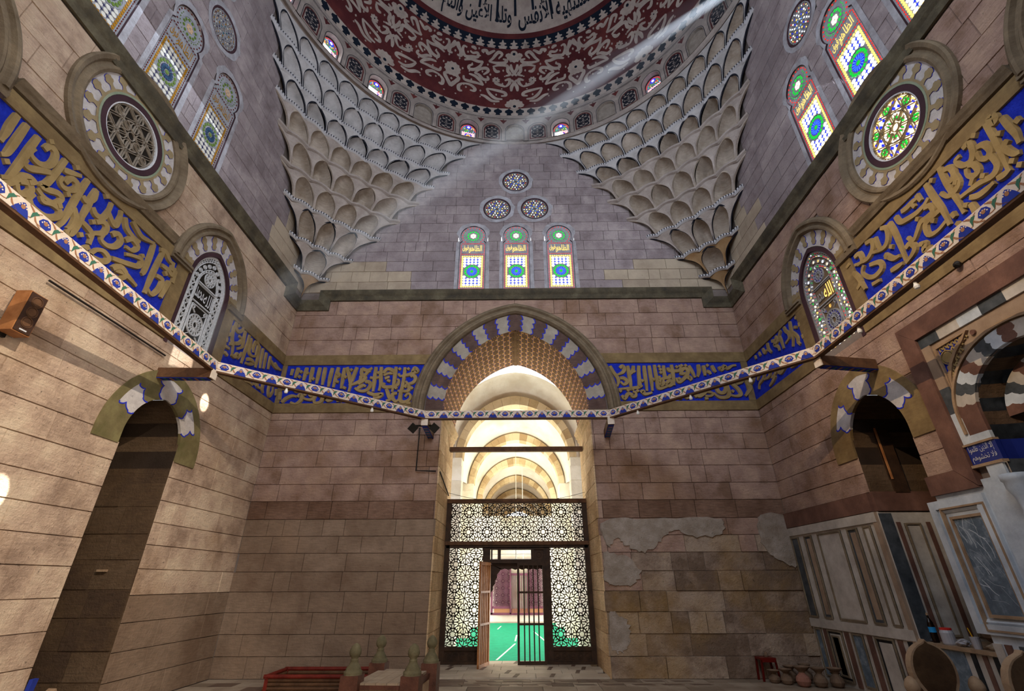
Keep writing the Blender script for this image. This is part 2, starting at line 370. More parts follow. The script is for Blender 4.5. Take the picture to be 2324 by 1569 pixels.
STROKES = {
 'left_a': [[-148,790,-148,769,-147,753,-147,738],[-133,789,-133,765,-133,744,-134,728,-139,722],[-114,787,-115,760,-115,738,-116,714,-118,701,-125,694],[-129,719,-128,719],[-100,777,-96,788,-86,787,-82,776,-84,761,-95,752,-106,752,-112,757,-110,767],[-69,790,-71,760,-74,735,-78,725,-68,727,-56,733,-47,730,-52,717,-67,712,-82,716],[-78,753,-92,743,-102,735,-110,735,-111,743],[-121,686,-113,695,-108,708,-103,719,-95,724,-85,721],[-104,707,-94,714,-87,707,-91,695,-100,694,-106,702],[-82,706,-84,694,-76,687,-61,686,-49,690,-39,701,-42,711,-54,711,-66,705,-73,710],[-54,756,-50,770,-40,771,-36,763,-42,753,-53,748,-61,752,-60,762],[-65,773,-55,778,-39,787],[-27,791,-29,760,-29,729,-30,698,-35,682],[-8,788,-9,767,-8,753,-8,730,-8,714],[-23,760,-13,757,-5,771,-6,784],[-1,756,9,749,22,754,25,770,24,789],[25,770,39,760,48,760,48,778,45,791],[-26,732,-16,719,-15,705,-19,693],[-5,721,10,718,18,713,21,696],[-21,691,-12,690,-8,708,-7,728],[15,738,25,748,35,744,34,730,21,719,13,706],[23,692,17,681,35,680,56,687,61,698,48,703,36,696,29,679],[49,739,57,749,68,742,63,725,48,716,35,718,35,728],[56,786,67,771,84,766,102,767],[75,748,86,761,102,756,96,742,80,739],[67,703,84,709,102,716,120,725,119,740,100,734,86,727],[131,787,134,758,135,724,132,715],[157,786,155,749,154,717,154,687],[72,790,86,784,100,779,117,783,131,787],[148,787,163,791,176,783,191,780],[81,688,99,694,114,692,131,688],[104,691,109,689],[162,734,179,735,180,715,170,694,156,698],[165,761,182,762,197,759,197,777],[11,792,12,792],[-92,717,-89,716],[-43,743,-42,742],[-45,717,-39,722],[-99,797,-97,797],[-51,793,-49,793],[10,734,12,734],[177,755,184,749],[2,700,9,705],[118,747,120,747],[188,785,191,766],[196,743,193,723,191,701],[201,773,204,745]],
 'right_a': [[-112,793,-111,766,-108,738,-104,707],[-125,798,-126,786,-119,784,-118,796,-124,797],[-87,772,-96,768,-99,752,-91,746,-83,754,-84,766],[-96,746,-97,726,-86,717,-67,722,-47,724,-34,725],[-65,759,-72,754,-73,740,-64,738,-58,747,-61,757],[-64,738,-54,729],[-71,788,-82,788,-80,771,-71,761,-58,767,-54,781,-63,783],[-29,795,-27,763,-28,730,-28,699],[-32,784,-42,780,-43,766,-34,759,-28,769],[-43,766,-42,747,-30,740,-18,743,-12,756],[2,790,1,761,-2,730,-1,699],[0,732,19,732,33,729,36,711,20,705,0,709],[23,756,12,752,12,739,25,738,38,739,50,730,64,721,71,734],[90,785,89,763,90,733,92,700],[74,785,71,769,56,763,37,759,20,760,8,765],[60,783,47,781,33,782,20,780],[38,784,35,770],[23,787,21,771],[111,789,100,780,105,762,118,752,137,756,150,763],[130,783,131,751],[154,788,139,783,143,768,160,759,177,761,197,768],[190,782,176,781,176,764,190,763],[164,744,143,735,142,721,161,717,178,725,187,742,177,753],[125,739,114,721,98,716],[127,703,110,701,99,700],[82,719,71,721,67,708,78,700,94,696],[57,707,47,701,55,692,40,690],[-132,780,-133,760,-134,744,-132,728],[-123,745,-115,739,-120,721,-127,717],[-143,762,-145,753],[-119,763,-119,761],[-114,714,-114,712],[-39,751,-39,749],[-75,727,-76,725],[-93,791,-93,789],[-10,786,-11,783],[40,748,39,745],[18,725,17,722],[124,732,123,730],[106,742,105,740],[-46,713,-58,706,-72,705,-83,706],[-88,707,-98,705,-108,706],[199,736,195,708],[207,757,198,729,212,720],[206,779,217,776],[175,706,155,703],[-13,713,-14,703],[-36,707,-36,705]],
 'back_left': [[-668,772,-669,751],[-652,776,-653,759,-655,742],[-626,776,-627,755,-628,734],[-608,777,-608,753,-608,728],[-586,776,-587,748,-587,723],[-570,776,-570,748,-569,719],[-548,774,-550,742,-550,713],[-530,776,-533,742,-535,711],[-511,774,-511,740,-511,707],[-504,776,-493,748,-485,721,-487,697],[-474,776,-479,753,-483,732,-488,717],[-458,772,-440,765,-427,774],[-458,772,-457,755,-449,748,-439,759,-430,763],[-458,748,-458,732,-472,723,-481,719],[-443,746,-447,734,-455,725],[-442,727,-433,729,-425,719,-431,705,-443,699,-459,701,-470,709],[-462,707,-455,713,-446,717,-438,713],[-416,776,-416,746,-415,717,-415,697],[-400,776,-398,746,-395,721,-398,699],[-429,742,-417,740],[-413,740,-398,744],[-391,755,-382,769,-368,767,-363,757,-376,755,-389,748],[-355,776,-356,748,-356,717,-359,695],[-386,725,-386,713,-365,711,-346,717,-342,731,-347,736],[-385,738,-371,744],[-328,774,-328,742,-330,711,-333,684,-331,668,-318,664,-305,672,-303,684,-311,690,-319,680],[-305,759,-298,773,-289,761,-300,757,-315,750,-325,748,-340,746,-345,754],[-309,744,-300,748,-293,738,-299,725,-314,721,-321,729],[-323,709,-316,717,-309,709,-312,699,-327,697,-342,699],[-343,691,-355,689,-355,676,-344,666,-336,672],[-376,705,-368,686,-362,672,-373,668],[-431,695,-409,687,-387,689,-397,678,-412,678],[-634,681,-628,689,-621,679,-626,667,-637,659,-652,665],[-678,665,-668,677,-652,685,-637,683],[-605,697,-595,685,-586,697,-586,677,-600,673,-615,677],[-615,697,-614,685],[-572,683,-563,687,-560,677,-565,665,-580,663,-585,673],[-553,673,-544,687,-533,675,-543,669,-552,677],[-525,677,-514,679,-514,665],[-652,711,-643,701,-630,703,-617,709],[-689,697,-686,673],[-685,709,-671,709,-664,701],[-481,661,-467,665,-451,661],[-504,669,-504,660],[-642,746,-640,745],[-640,762,-639,761],[-620,758,-618,757],[-599,739,-598,738],[-503,744,-502,743],[-458,723,-456,722],[-406,757,-405,755],[-348,708,-347,707],[-343,769,-341,767],[-317,769,-316,768],[-301,707,-300,705],[-505,711,-496,707],[-531,730,-521,728],[-532,759,-523,750,-529,742],[-489,767,-481,769],[-367,729,-377,732],[-300,660,-312,660]],
 'back_right': [[289,774,297,754,308,734,308,719,303,708],[317,767,326,774,331,765,326,754,313,747,298,743],[314,734,326,734,335,723,324,714,315,723],[342,774,343,745,344,718,343,695],[359,774,355,758,345,747,339,740],[375,774,372,749,371,723,367,706,351,703,324,701,306,699],[359,756,366,754],[391,774,390,745,390,718,389,693],[406,774,406,745,406,718,405,693],[422,776,422,747,423,718,424,701,440,703,455,710],[449,774,447,751,447,734,432,731,432,740],[447,734,461,736,463,745],[429,721,436,727,441,718,433,710,430,718],[448,716,460,725,466,716,455,708,446,714],[473,776,473,749,472,729,471,710],[460,767,463,758,478,756,495,758,499,769,493,773],[496,751,508,764,519,758,512,740,489,720,482,725,481,734],[492,749,501,747,512,749],[524,773,531,753,536,734],[553,776,552,756,544,736],[513,729,519,736,524,730,518,725],[567,773,568,758,567,740],[574,755,581,751,584,744],[593,773,597,758,601,751],[613,769,619,758,630,771,636,762,652,771,665,773],[600,723,594,705,597,688,611,686,620,701,614,714,605,707],[628,731,625,707,626,684,618,673,598,671,587,678,581,686],[635,720,645,710,656,695,659,680,644,675,629,678],[638,725,655,729,671,729,669,718,652,712],[561,710,565,699],[575,707,581,712,584,706,579,702],[495,680,501,671,512,680,524,688,530,680,539,676,553,684,562,690,578,684,571,676,555,676],[314,680,321,669,332,684,342,682,345,676,354,678,355,688,347,691],[369,688,377,693,380,684,390,684,403,688],[453,678,460,674,472,678],[436,671,449,667],[681,729,686,714,691,701,679,684,670,675],[435,771,439,771],[437,761,438,760],[437,751,438,750],[413,729,414,728],[379,725,380,724],[487,769,488,768],[489,731,490,731],[509,682,510,681],[527,676,528,675],[637,690,638,689],[502,773,503,773],[514,773,515,773],[311,693,313,692],[334,695,335,694],[348,699,349,698],[361,693,362,692],[579,773,585,773],[369,705,377,710],[477,670,487,670],[552,668,562,668]],
 'left_b': [[434,783,434,770,452,766,465,779,464,788],[445,780,453,777],[428,770,431,752,436,736,446,722,451,706],[477,782,479,765,482,747,480,736,464,724],[450,732,465,740,471,755,457,757],[498,781,500,758,498,733,497,710,496,698],[510,778,513,759,515,740,531,736,549,744],[531,780,529,761,533,747],[534,780,547,776,548,754,548,746],[554,778,558,755,560,729,560,715],[573,779,576,757,578,738,582,723],[593,776,596,756,598,737,598,728],[618,776,619,757,621,737],[623,765,647,759,665,757],[647,768,667,762,688,764],[513,717,530,725,546,721,527,710,512,707],[431,722,442,724],[448,701,463,701,470,712,477,704,487,724],[516,672,526,665,545,668,566,667],[570,688,572,669],[589,694,588,674,607,673],[616,701,616,677,625,667],[649,707,648,684,659,670,671,687,668,702],[688,704,693,685],[416,787,419,781],[421,747,423,738],[415,729,417,719],[417,708,434,709],[422,694,435,691]],
 'right_b': [[448,780,452,760,453,739,464,718],[477,780,474,767,466,757,469,744,488,739],[438,758,426,752],[448,749,437,730,440,718,434,708],[493,779,505,770,503,754,502,731],[522,777,519,762,537,760,523,747,522,735],[544,775,533,769,525,771],[566,780,568,763,558,747],[595,777,590,762,578,764],[618,776,613,763],[642,777,640,766],[495,676,480,675,466,674,444,683],[514,700,514,689,537,681,549,684,550,694,532,697],[561,714,556,696,574,688,589,686],[587,718,589,701,603,694,627,698],[612,727,617,711,633,701,655,696,665,684],[647,735,648,719,660,710],[677,741,678,722,696,712],[569,684,587,676,608,670],[716,748,712,731,725,722],[420,775,419,771],[414,758,416,748],[416,726,416,716]],
}
def sweep(mb, F, P, prof, k, closed=False):   # profile [(offset to the left, w)] swept along a path on the wall
    n = len(P); vs = []; q = len(prof)
    for i in range(n):
        a = P[(i - 1) % n] if closed or i > 0 else None; b = P[(i + 1) % n] if closed or i < n - 1 else None
        ds = []
        if a: ds.append((P[i][0] - a[0], P[i][1] - a[1]))
        if b: ds.append((b[0] - P[i][0], b[1] - P[i][1]))
        ns = []
        for dx, dy in ds:
            d = hypot(dx, dy) or 1; ns.append((-dy / d, dx / d))
        nx = sum(t[0] for t in ns) / len(ns); ny = sum(t[1] for t in ns) / len(ns); q2 = max(nx * nx + ny * ny, 0.3)
        nx /= q2; ny /= q2
        for o, w in prof: vs.append(F(P[i][0] + nx * o, P[i][1] + ny * o, w))
    fs = [(q * i + j, q * i + j + 1, q * ((i + 1) % n) + j + 1, q * ((i + 1) % n) + j) for i in range(n if closed else n - 1) for j in range(q - 1)]
    if not closed: fs += [tuple(range(q)), tuple(range(q * (n - 1), q * n))]
    mb.add(vs, fs, k)

# Arabic letters -> presentation forms, laid out right to left
_AR = {'ا': (0xFE8D, 0xFE8E), 'أ': (0xFE83, 0xFE84), 'إ': (0xFE87, 0xFE88), 'آ': (0xFE81, 0xFE82), 'ؤ': (0xFE85, 0xFE86), 'ة': (0xFE93, 0xFE94), 'د': (0xFEA9, 0xFEAA), 'ذ': (0xFEAB, 0xFEAC),
       'ر': (0xFEAD, 0xFEAE), 'ز': (0xFEAF, 0xFEB0), 'و': (0xFEED, 0xFEEE), 'ى': (0xFEEF, 0xFEF0), 'ء': (0xFE80, 0xFE80)}
for _c, _b in zip('بتثجحخسشصضطظعغفقكلمنهي', (0xFE8F, 0xFE95, 0xFE99, 0xFE9D, 0xFEA1, 0xFEA5, 0xFEB1, 0xFEB5, 0xFEB9, 0xFEBD, 0xFEC1, 0xFEC5, 0xFEC9, 0xFECD, 0xFED1, 0xFED5, 0xFED9, 0xFEDD, 0xFEE1, 0xFEE5, 0xFEE9, 0xFEF1)):
    _AR[_c] = (_b, _b + 1, _b + 2, _b + 3)
def shape(s):
    out = []; i = 0
    joins = lambda c: c in _AR and len(_AR[c]) == 4
    prev = False
    while i < len(s):
        c = s[i]
        if c == 'ل' and i + 1 < len(s) and s[i + 1] in 'اأإآ':
            b = {'ا': 0xFEFB, 'أ': 0xFEF7, 'إ': 0xFEF9, 'آ': 0xFEF5}[s[i + 1]]
            out.append(chr(b + (1 if prev else 0))); prev = False; i += 2; continue
        if c not in _AR: out.append(c); prev = False; i += 1; continue
        nxt = i + 1 < len(s) and s[i + 1] in _AR and s[i + 1] != 'ء'
        f = _AR[c]
        if len(f) == 4: out.append(chr(f[3] if prev and nxt else f[2] if nxt else f[1] if prev else f[0])); prev = nxt
        else: out.append(chr(f[1] if prev else f[0])); prev = False
        i += 1
    return ''.join(reversed(out))
def text2d(s, arabic=True, bold=0.0, res=3):
    cu = bpy.data.curves.new('txt', 'FONT'); cu.body = shape(s) if arabic else s; cu.resolution_u = res; cu.offset = bold
    o = bpy.data.objects.new('txt', cu); C.objects.link(o); bpy.context.view_layer.update()
    me = bpy.data.meshes.new_from_object(o); V = [(v.co.x, v.co.y) for v in me.vertices]; Fc = [tuple(p.vertices) for p in me.polygons]
    bpy.data.objects.remove(o); bpy.data.curves.remove(cu); bpy.data.meshes.remove(me)
    xs = [v[0] for v in V]; ys = [v[1] for v in V]
    return [((x - min(xs)) / (max(xs) - min(xs)), (y - min(ys)) / (max(ys) - min(ys))) for x, y in V], Fc, (max(xs) - min(xs)) / (max(ys) - min(ys))
def put_text(mb, F, s, x0, x1, z0, z1, w, k, arabic=True, bold=0.0):
    V, Fc, _ = text2d(s, arabic, bold)
    mb.add([F(x0 + (x1 - x0) * a, z0 + (z1 - z0) * b, w) for a, b in V], Fc, k)

def size_on_sight(F, rows):
    z0, a, b = rows[0]; z1 = rows[-1][0]; p = F((a + b) / 2, (z0 + z1) / 2, 0)
    d = (Vector(p) - cam.location).length; return (b - a) * (z1 - z0) / d ** 2
def courses(levels, x0, x1, wmin, wmax, exs, rng):
    for z0, z1 in zip(levels[:-1], levels[1:]):
        x = x0 - rng.random() * wmax * 0.6
        while x < x1 - 0.05:
            w = wmin + (wmax - wmin) * rng.random() ** 1.2
            if rng.random() < 0.16: w = wmin * 0.75
            xe = x + w
            if x1 - xe < 0.25: xe = x1
            a = max(x, x0)
            if xe - a > 0.1: yield from ((r, a, xe) for r in clip(a, xe, z0, z1, exs))
            x = xe
def lay(wall, F, items, limit=292, name='stone_block', g=0.009):
    items = sorted(items, key=lambda t: -size_on_sight(F, t[0])); rest = MB()
    for i, (rows, h, k) in enumerate(items):
        if i < limit:
            mb = MB(); block_mesh(mb, F, rows, g, -0.03, h, k); mb.build(name, wall)
        else: block_mesh(rest, F, rows, g, -0.03, h, k)
    if rest.v: rest.build(name + '_field', wall, 'stuff')
LOW = [0, .43, .87, 1.32, 1.76, 2.2, 2.62, 3.02, 3.43, 3.88, 4.32, 4.78, 5.22, 5.66, 6.12, 6.33]
MID = [8.17, 8.70, 9.15, 9.6, 10.12]
UP = [10.47 + .415 * i for i in range(18)]

# ================================================================ WALLS
CX = 0.05                                            # axis of the portal
WIN = [-1.43, 0.1, 1.6]                              # triple windows, same on every wall
def upper_ex(c=0.0):
    e = []
    for x in (-1.5, 0.0, 1.5): e += [arch_half(x + c, 12.72, .52, .52, 10.4)]
    e += [circ_ex(c, 15.38, .56), circ_ex(c - .68, 14.03, .56), circ_ex(c + .68, 14.03, .56)]
    return e
STEP = [(10.5, .12), (10.95, .84), (11.75, 1.51), (12.65, 2.31), (13.45, 2.98), (14.3, 3.58), (15.06, 4.13), (15.77, 4.62), (16.68, 5.21), (17.45, 5.76)]
def pend_ex():
    e = []
    for (z0, c0), (z1, c1) in zip(STEP[:-1], STEP[1:]):
        if c0 > .3: e += [rect_ex(-7.2, -7 + c0 - .15, z0, z1), rect_ex(7 - c0 + .15, 7.2, z0, z1)]
    return e
# ---- back wall
ex_back = [arch_half(CX, 6.36, 2.90, 3.42, 6.30), rect_ex(CX - 2.10, CX + 2.10, -1, 6.36)]
wb = MB(); sheet(wb, FB, -7.1, 7.1, -.05, 17.7, [rect_ex(CX - 2.10, CX + 2.10, -1, 6.36), arch_half(CX, 6.36, 2.10, 2.62, 6.30)] + upper_ex(.1), -0.028, 'mortar')
wall_back = wb.build('wall_back', kind='structure')
tag(wall_back, 'stone back wall with the tall pointed portal arch, three lit windows and three small roundels')
rg = random.Random(3); items = []
band = rect_ex(-7.2, 7.2, 6.33, 8.17)
for r, a, b in courses(LOW, -7, 7, .55, 1.5, ex_back, rg):
    xm, zm = (r[0][1] + r[0][2]) / 2, (r[0][0] + r[-1][0]) / 2
    ruin = 2.75 + 0.25 * sin(xm * 3)
    if xm > 3.2 and zm < ruin or (xm > 2.3 and zm < 1.75): items.append((r, rg.uniform(-.02, .03), 'stone_yellow'))
    elif zm < 3.4 and xm < 0: items.append((r, rg.uniform(-.003, .001), 'stone_coat'))
    elif 3.4 < zm < 3.9 and abs(xm) > 2.3: items.append((r, rg.uniform(0, .01), 'stone_dark'))
    else: items.append((r, rg.uniform(0, .012), 'stone_lower'))
for r, a, b in courses(MID, -7, 7, .55, 1.5, ex_back, rg): items.append((r, rg.uniform(0, .01), 'stone_lower'))
for r, a, b in courses(UP, -7, 7, .5, 1.1, upper_ex(.1) + pend_ex(), rg):
    xm, zm = (r[0][1] + r[0][2]) / 2, r[0][0]
    new = (zm < 11.6 and 3.3 < abs(xm)) and (zm < 11.2 or 4.2 < abs(xm))
    items.append((r, rg.uniform(0, .006), 'stone_new' if new else 'stone_upper'))
lay(wall_back, FB, items)
# flaking plaster over the stones at the lower right
for pts in ([(2.3, 3.35), (3.6, 3.40), (5.2, 3.42), (5.3, 3.05), (4.6, 2.98), (4.1, 3.12), (3.7, 2.88), (3.3, 2.62), (2.9, 2.70), (2.6, 2.95), (2.35, 2.75)],
            [(2.25, 2.6), (2.8, 2.5), (3.1, 2.2), (2.9, 1.9), (2.5, 1.85), (2.22, 2.0)], [(6.3, 3.42), (6.98, 3.45), (6.98, 2.35), (6.6, 2.4), (6.25, 2.7)],
            [(2.25, 1.3), (2.5, 1.25), (2.7, 1.0), (2.6, .6), (2.4, .5), (2.25, .6)]):
    mb = MB(); P = catmull([(x, z) for x, z in pts], 6, True); P = [(x + rg.uniform(-.045, .045), z + rg.uniform(-.035, .035)) for x, z in P]; prism(mb, FB, P, 0.0, 0.036, 'plaster_patch', bev=.02); mb.build('plaster_patch', wall_back)

def band_piece(parent, F, x0, x1, exs, blue_x, key, wd=.11, zb=(6.62, 7.84)):
    mb = MB()
    for z0, z1 in ((6.33, zb[0]), (zb[1], 8.17)):
        for r in clip(x0, x1, z0, z1, exs): block_mesh(mb, F, r, .004, -.02, .035, 'brown_paint')
    for a, b in ((x0, blue_x[0]), (blue_x[1], x1)):
        if b - a > .03:
            for r in clip(a, b, zb[0], zb[1], exs): block_mesh(mb, F, r, .002, -.02, .035, 'brown_paint')
    o = mb.build('inscription_band', parent)
    tag(o, 'painted inscription band with carved Arabic letters on blue')
    g = MB()
    for r in clip(blue_x[0], blue_x[1], zb[0], zb[1], exs):
        vs = []; fs = []
        for i, (q, a, b) in enumerate(r):
            vs += [F(a, q, .002), F(b, q, .002)]
            if i: fs.append((2 * i - 2, 2 * i - 1, 2 * i + 1, 2 * i))
        g.add(vs, fs, 'blue_ground')
    g.build('blue_ground', o)
    base = list(STROKES[key]); extra = []
    if key.endswith('_a'):                            # letters beyond the frame and behind the hanging beam
        for n_, s in enumerate(base):
            xs, zs = s[0::2], s[1::2]
            if n_ % 3: continue
            for dx in (-66,):
                if -224 < min(xs) + dx and max(xs) + dx < -148: extra.append([v + (dx if i % 2 == 0 else 0) for i, v in enumerate(s)])
            if min(zs) - 62 > 672 and max(zs) - 62 < 712 and len(s) < 20: extra.append([v - (62 if i % 2 else 0) for i, v in enumerate(s)])
    for si, s in enumerate(base + extra):
        hw = .040 + .00035 * si
        P = [(s[i] / 100, s[i + 1] / 100) for i in range(0, len(s), 2)]
        P = [(min(max(x, x0 + .03), x1 - .03), min(max(z, zb[0] - .02), zb[1] + .02)) for x, z in P]
        m = MB()
        if len(P) == 2 and hypot(P[0][0] - P[1][0], P[0][1] - P[1][1]) < .09:
            c = P[0]; prism(m, F, [(c[0], c[1] - wd * .62), (c[0] + wd * .62, c[1]), (c[0], c[1] + wd * .62), (c[0] - wd * .62, c[1])], 0, hw, 'letter_paint', bev=.2)
        else:
            ribbon(m, F, catmull(P, 4), wd, 0, hw, 'letter_paint', bev=.13, wfun=lambda t: 0.78 + 0.45 * sin(pi * min(1, t * 1.15 + .08)) ** .6)
        m.build('letter_stroke', o)
    return o
exa = [arch_half(CX, 6.36, 2.93, 3.43, 6.30)]
band_piece(wall_back, FB, -6.99, -2.3, exa, (-6.85, -2.3), 'back_left')
band_piece(wall_back, FB, 2.3, 6.99, exa, (2.3, 6.8), 'back_right')

# ---- cornice with the dropped corner stubs, running round three walls
prof = [(-.17, 0), (-.17, .05), (-.10, .08), (-.10, .05), (-.03, .08), (.03, .13), (.03, .09), (.10, .13), (.17, .16), (.17, 0)]
def cornice(F, x0, x1, n, stubs):
    P = []
    if stubs[0]: P += [(x0, 9.93), (x0 + .86, 9.93), (x0 + .86, 10.30)]
    else: P += [(x0, 10.30)]
    if stubs[1]: P += [(x1 - .74, 10.30), (x1 - .74, 9.93), (x1, 9.93)]
    else: P += [(x1, 10.30)]
    mb = MB(); sweep(mb, F, P, prof, 'cornice_stone'); o = mb.build('trim_%d' % n, kind='structure'); return o
tag(cornice(FB, -6.98, 6.98, 1, (1, 1)), 'dark stone cornice below the windows of the back wall')
tag(cornice(FL, -5, 6.98, 2, (0, 1)), 'dark stone cornice running along the left wall')
tag(cornice(FR, -5, 6.98, 3, (0, 1)), 'dark stone cornice running along the right wall')

# ---- side walls
def niche_ex(): return [arch_half(3.0, 4.3, 1.32, 1.5, 4.2), rect_ex(2.27, 3.73, -1, 4.4)]
def side_ex():
    return [rect_ex(-7.2, 7.2, 6.33, 8.17), rect_ex(-1.9, 1.9, 8.1, 8.4), arch_half(3.12, 8.08, 1.30, 1.66, 8.0), arch_half(-3.12, 8.08, 1.30, 1.66, 8.0), circ_ex(.06, 9.36, 1.28), rect_ex(-8, 8, 10.1, 10.47)]
def side_wall(name, F, lower, rg, label, extra, limx, kl):
    mb = MB()
    sheet(mb, F, -7.1, 7.1, -.05, 17.7, [arch_half(2.97, 4.45, .76, .8, -1), circ_ex(.06, 9.36, .66), arch_half(3.05, 8.0, .66, .86, 6.5)] + extra + [arch_half(x + .07, 12.72, .45, .45, 10.55) for x in (-1.5, 0, 1.5)], -.028, 'mortar')
    w = mb.build(name, kind='structure'); tag(w, label); it = []
    for r, a, b in courses(LOW, -3.8, 7, .8, 1.75, lower, rg): it.append((r, rg.uniform(0, .014), 'stone_coat' if r[0][0] < 1.7 and F is FL and r[0][1] > 3.4 else kl))
    for r, a, b in courses(MID, -3.8, 7, .7, 1.5, side_ex()[1:], rg): it.append((r, rg.uniform(0, .01), kl if F is FL else 'stone_lower'))
    for r, a, b in courses(UP, -2.6, 7, .6, 1.2, upper_ex(.07) + [rect_ex(7 - c + .15, 7.2, z0, z1) for (z0, c), (z1, _) in zip(STEP[:-1], STEP[1:]) if c > .3], rg):
        xm, zm = (r[0][1] + r[0][2]) / 2, r[0][0]
        it.append((r, rg.uniform(0, .005), 'stone_new' if (zm < 11.5 and xm > 4.3) or (zm < 12.3 and xm > 5) else 'stone_upper'))
    lay(w, F, it); return w
wall_left = side_wall('wall_left', FL, niche_ex(), random.Random(11), 'stone left wall with a dark arched niche, a large roundel and blue inscription band', [], 0, 'stone_left')
dado_ex = [rect_ex(-7.2, 7.2, -1, 3.51), rect_ex(-1.67, 1.67, -1, 5.94)]
wall_right = side_wall('wall_right', FR, niche_ex() + dado_ex, random.Random(12), 'stone right wall with marble dado, prayer niche, roundel and inscription band', [arch_half(0, 4.2, .92, .79, -1)], 0, 'stone_lower')
exw = [arch_half(3.06, 8.05, .78, 1.0, 6.2), arch_half(-3.06, 8.05, .78, 1.0, 6.2)]
for w, F, sfx in ((wall_left, FL, 'left'), (wall_right, FR, 'right')):
    band_piece(w, F, -2.3, 2.35, [], (-2.28, 2.02), sfx + '_a', .10, (6.70, 7.93))
    band_piece(w, F, 3.8, 6.99, exw, (4.18, 6.99), sfx + '_b', .095)
    mb = MB(); sweep(mb, F, [(-1.72, 8.28), (1.70, 8.28)], [(-.08, 0), (-.08, .06), (-.03, .09), (-.03, .06), (.02, .10), (.08, .13), (.08, 0)], 'moulding'); mb.build('band_moulding', w)

# ---- hidden front wall behind the camera, with its own portal, and the floor
fw = MB(); sheet(fw, lambda u, v, w: (u, -7 + w, v), -7, 7, 0, 17.7, [], 0, 'stone_lower'); tag(fw.build('wall_front', kind='structure'), 'stone front wall behind the viewer')
fl = MB(); fl.add([(-7.1, -7.1, -.03), (7.1, -7.1, -.03), (7.1, 7.1, -.03), (-7.1, 7.1, -.03)], [(0, 1, 2, 3)], 'mortar')
fl.add([(-2.3, 7.1, -.03), (2.4, 7.1, -.03), (2.4, 9.6, -.03), (-2.3, 9.6, -.03)], [(0, 1, 2, 3)], 'mortar')
floor = fl.build('floor', kind='structure'); tag(floor, 'worn marble slab floor of the chamber')
FF = lambda u, v, w: (u, v, w)
rg = random.Random(5); n_ = 0; rest = MB()
y = 7.0
while y > 2.0:                                       # slabs, dark inlay strips between some
    x = -6.95 + rg.uniform(-.3, 0)
    while x < 6.95:
        wd = rg.uniform(.45, .95); a, b = max(x, -6.97), min(x + wd, 6.97)
        if b - a > .05 and n_ < 280 and y > 4.4:
            dk = rg.random() < .08
            mb = MB(); block_mesh(mb, FF, [(y - .42, a, b), (y, a, b)], .006, -.03, 0, 'floor_dark' if dk else 'floor_marble'); mb.build('floor_slab', floor); n_ += 1
        elif b - a > .05: block_mesh(rest, FF, [(y - .42, a, b), (y, a, b)], .006, -.03, 0, 'floor_marble')
        x += wd
    y -= .42
rest.build('floor_slab_field', floor, 'stuff')
mb = MB()                                            # inlaid marble pattern in front of the portal
for i in range(-5, 6):
    for j, yy in enumerate((6.75, 6.35)):
        xx = .4 + i * .62 + j * .3; prism(mb, FF, [(xx, yy - .06), (xx + .42, yy - .06), (xx + .36, yy + .06), (xx - .06, yy + .06)], 0, .004, 'floor_dark')
ribbon(mb, FF, catmull([(-.9, 6.55), (0, 6.7), (.9, 6.55), (0, 6.4)], 8, True), .05, 0, .004, 'floor_dark', closed=True)
mb.build('inlay_pattern', floor)
for j in range(5):
    y0, y1 = 7.02 + j * .5, 7.52 + j * .5
    for i in range(5):
        a = -2.05 + i * .84 + (j % 2) * -.2; b = min(a + .84, 2.15); a = max(a, -2.05)
        mb = MB(); block_mesh(mb, FF, [(y0, a, b), (y1, a, b)], .006, -.03, .03, 'threshold_marble'); mb.build('threshold_slab', floor)
        if rg.random() < .6:
            m2 = MB(); prism(m2, FF, [(a + .3, y0 + .02), (a + .4, y0 + .02), (a + .48, y1 - .03), (a + .38, y1 - .03)], .03, .034, 'floor_dark'); m2.build('dark_strip', floor)

# ================================================================ PORTAL
arch_s = empty('portal_arch', (CX, 7, 6.36)); tag(arch_s, 'tall pointed portal arch with striped voussoirs and scalloped blue joints', kind='structure')
arch_s.name = 'trim_4'
def PL(o): # parent keeping world coordinates
    o.parent = arch_s; o.location = tuple(-c for c in arch_s.location); return o
mb = MB(); A = arch(CX, 6.36, 2.70, 3.24, 60)
sweep(mb, FB, A, [(.33, 0), (.33, .10), (.26, .16), (.22, .16), (.17, .10), (.13, .10), (.08, .17), (.02, .17), (-.03, .10), (-.05, .02)], 'moulding')
for s in (-1, 1): sweep(mb, FB, [(CX + s * 2.12, 6.31), (CX + s * 3.05, 6.31)], [(-.05, 0), (-.05, .12), (.02, .12), (.02, .07), (.06, .07), (.06, 0)], 'moulding')
PL(mb.build('arch_moulding'))
def zig(s, lobes, amp): # scalloped leaf joint
    return amp * (abs(sin(pi * lobes * s)) ** .6 * (1.0 if (s * lobes) % 1 < .5 else .72) - .35)
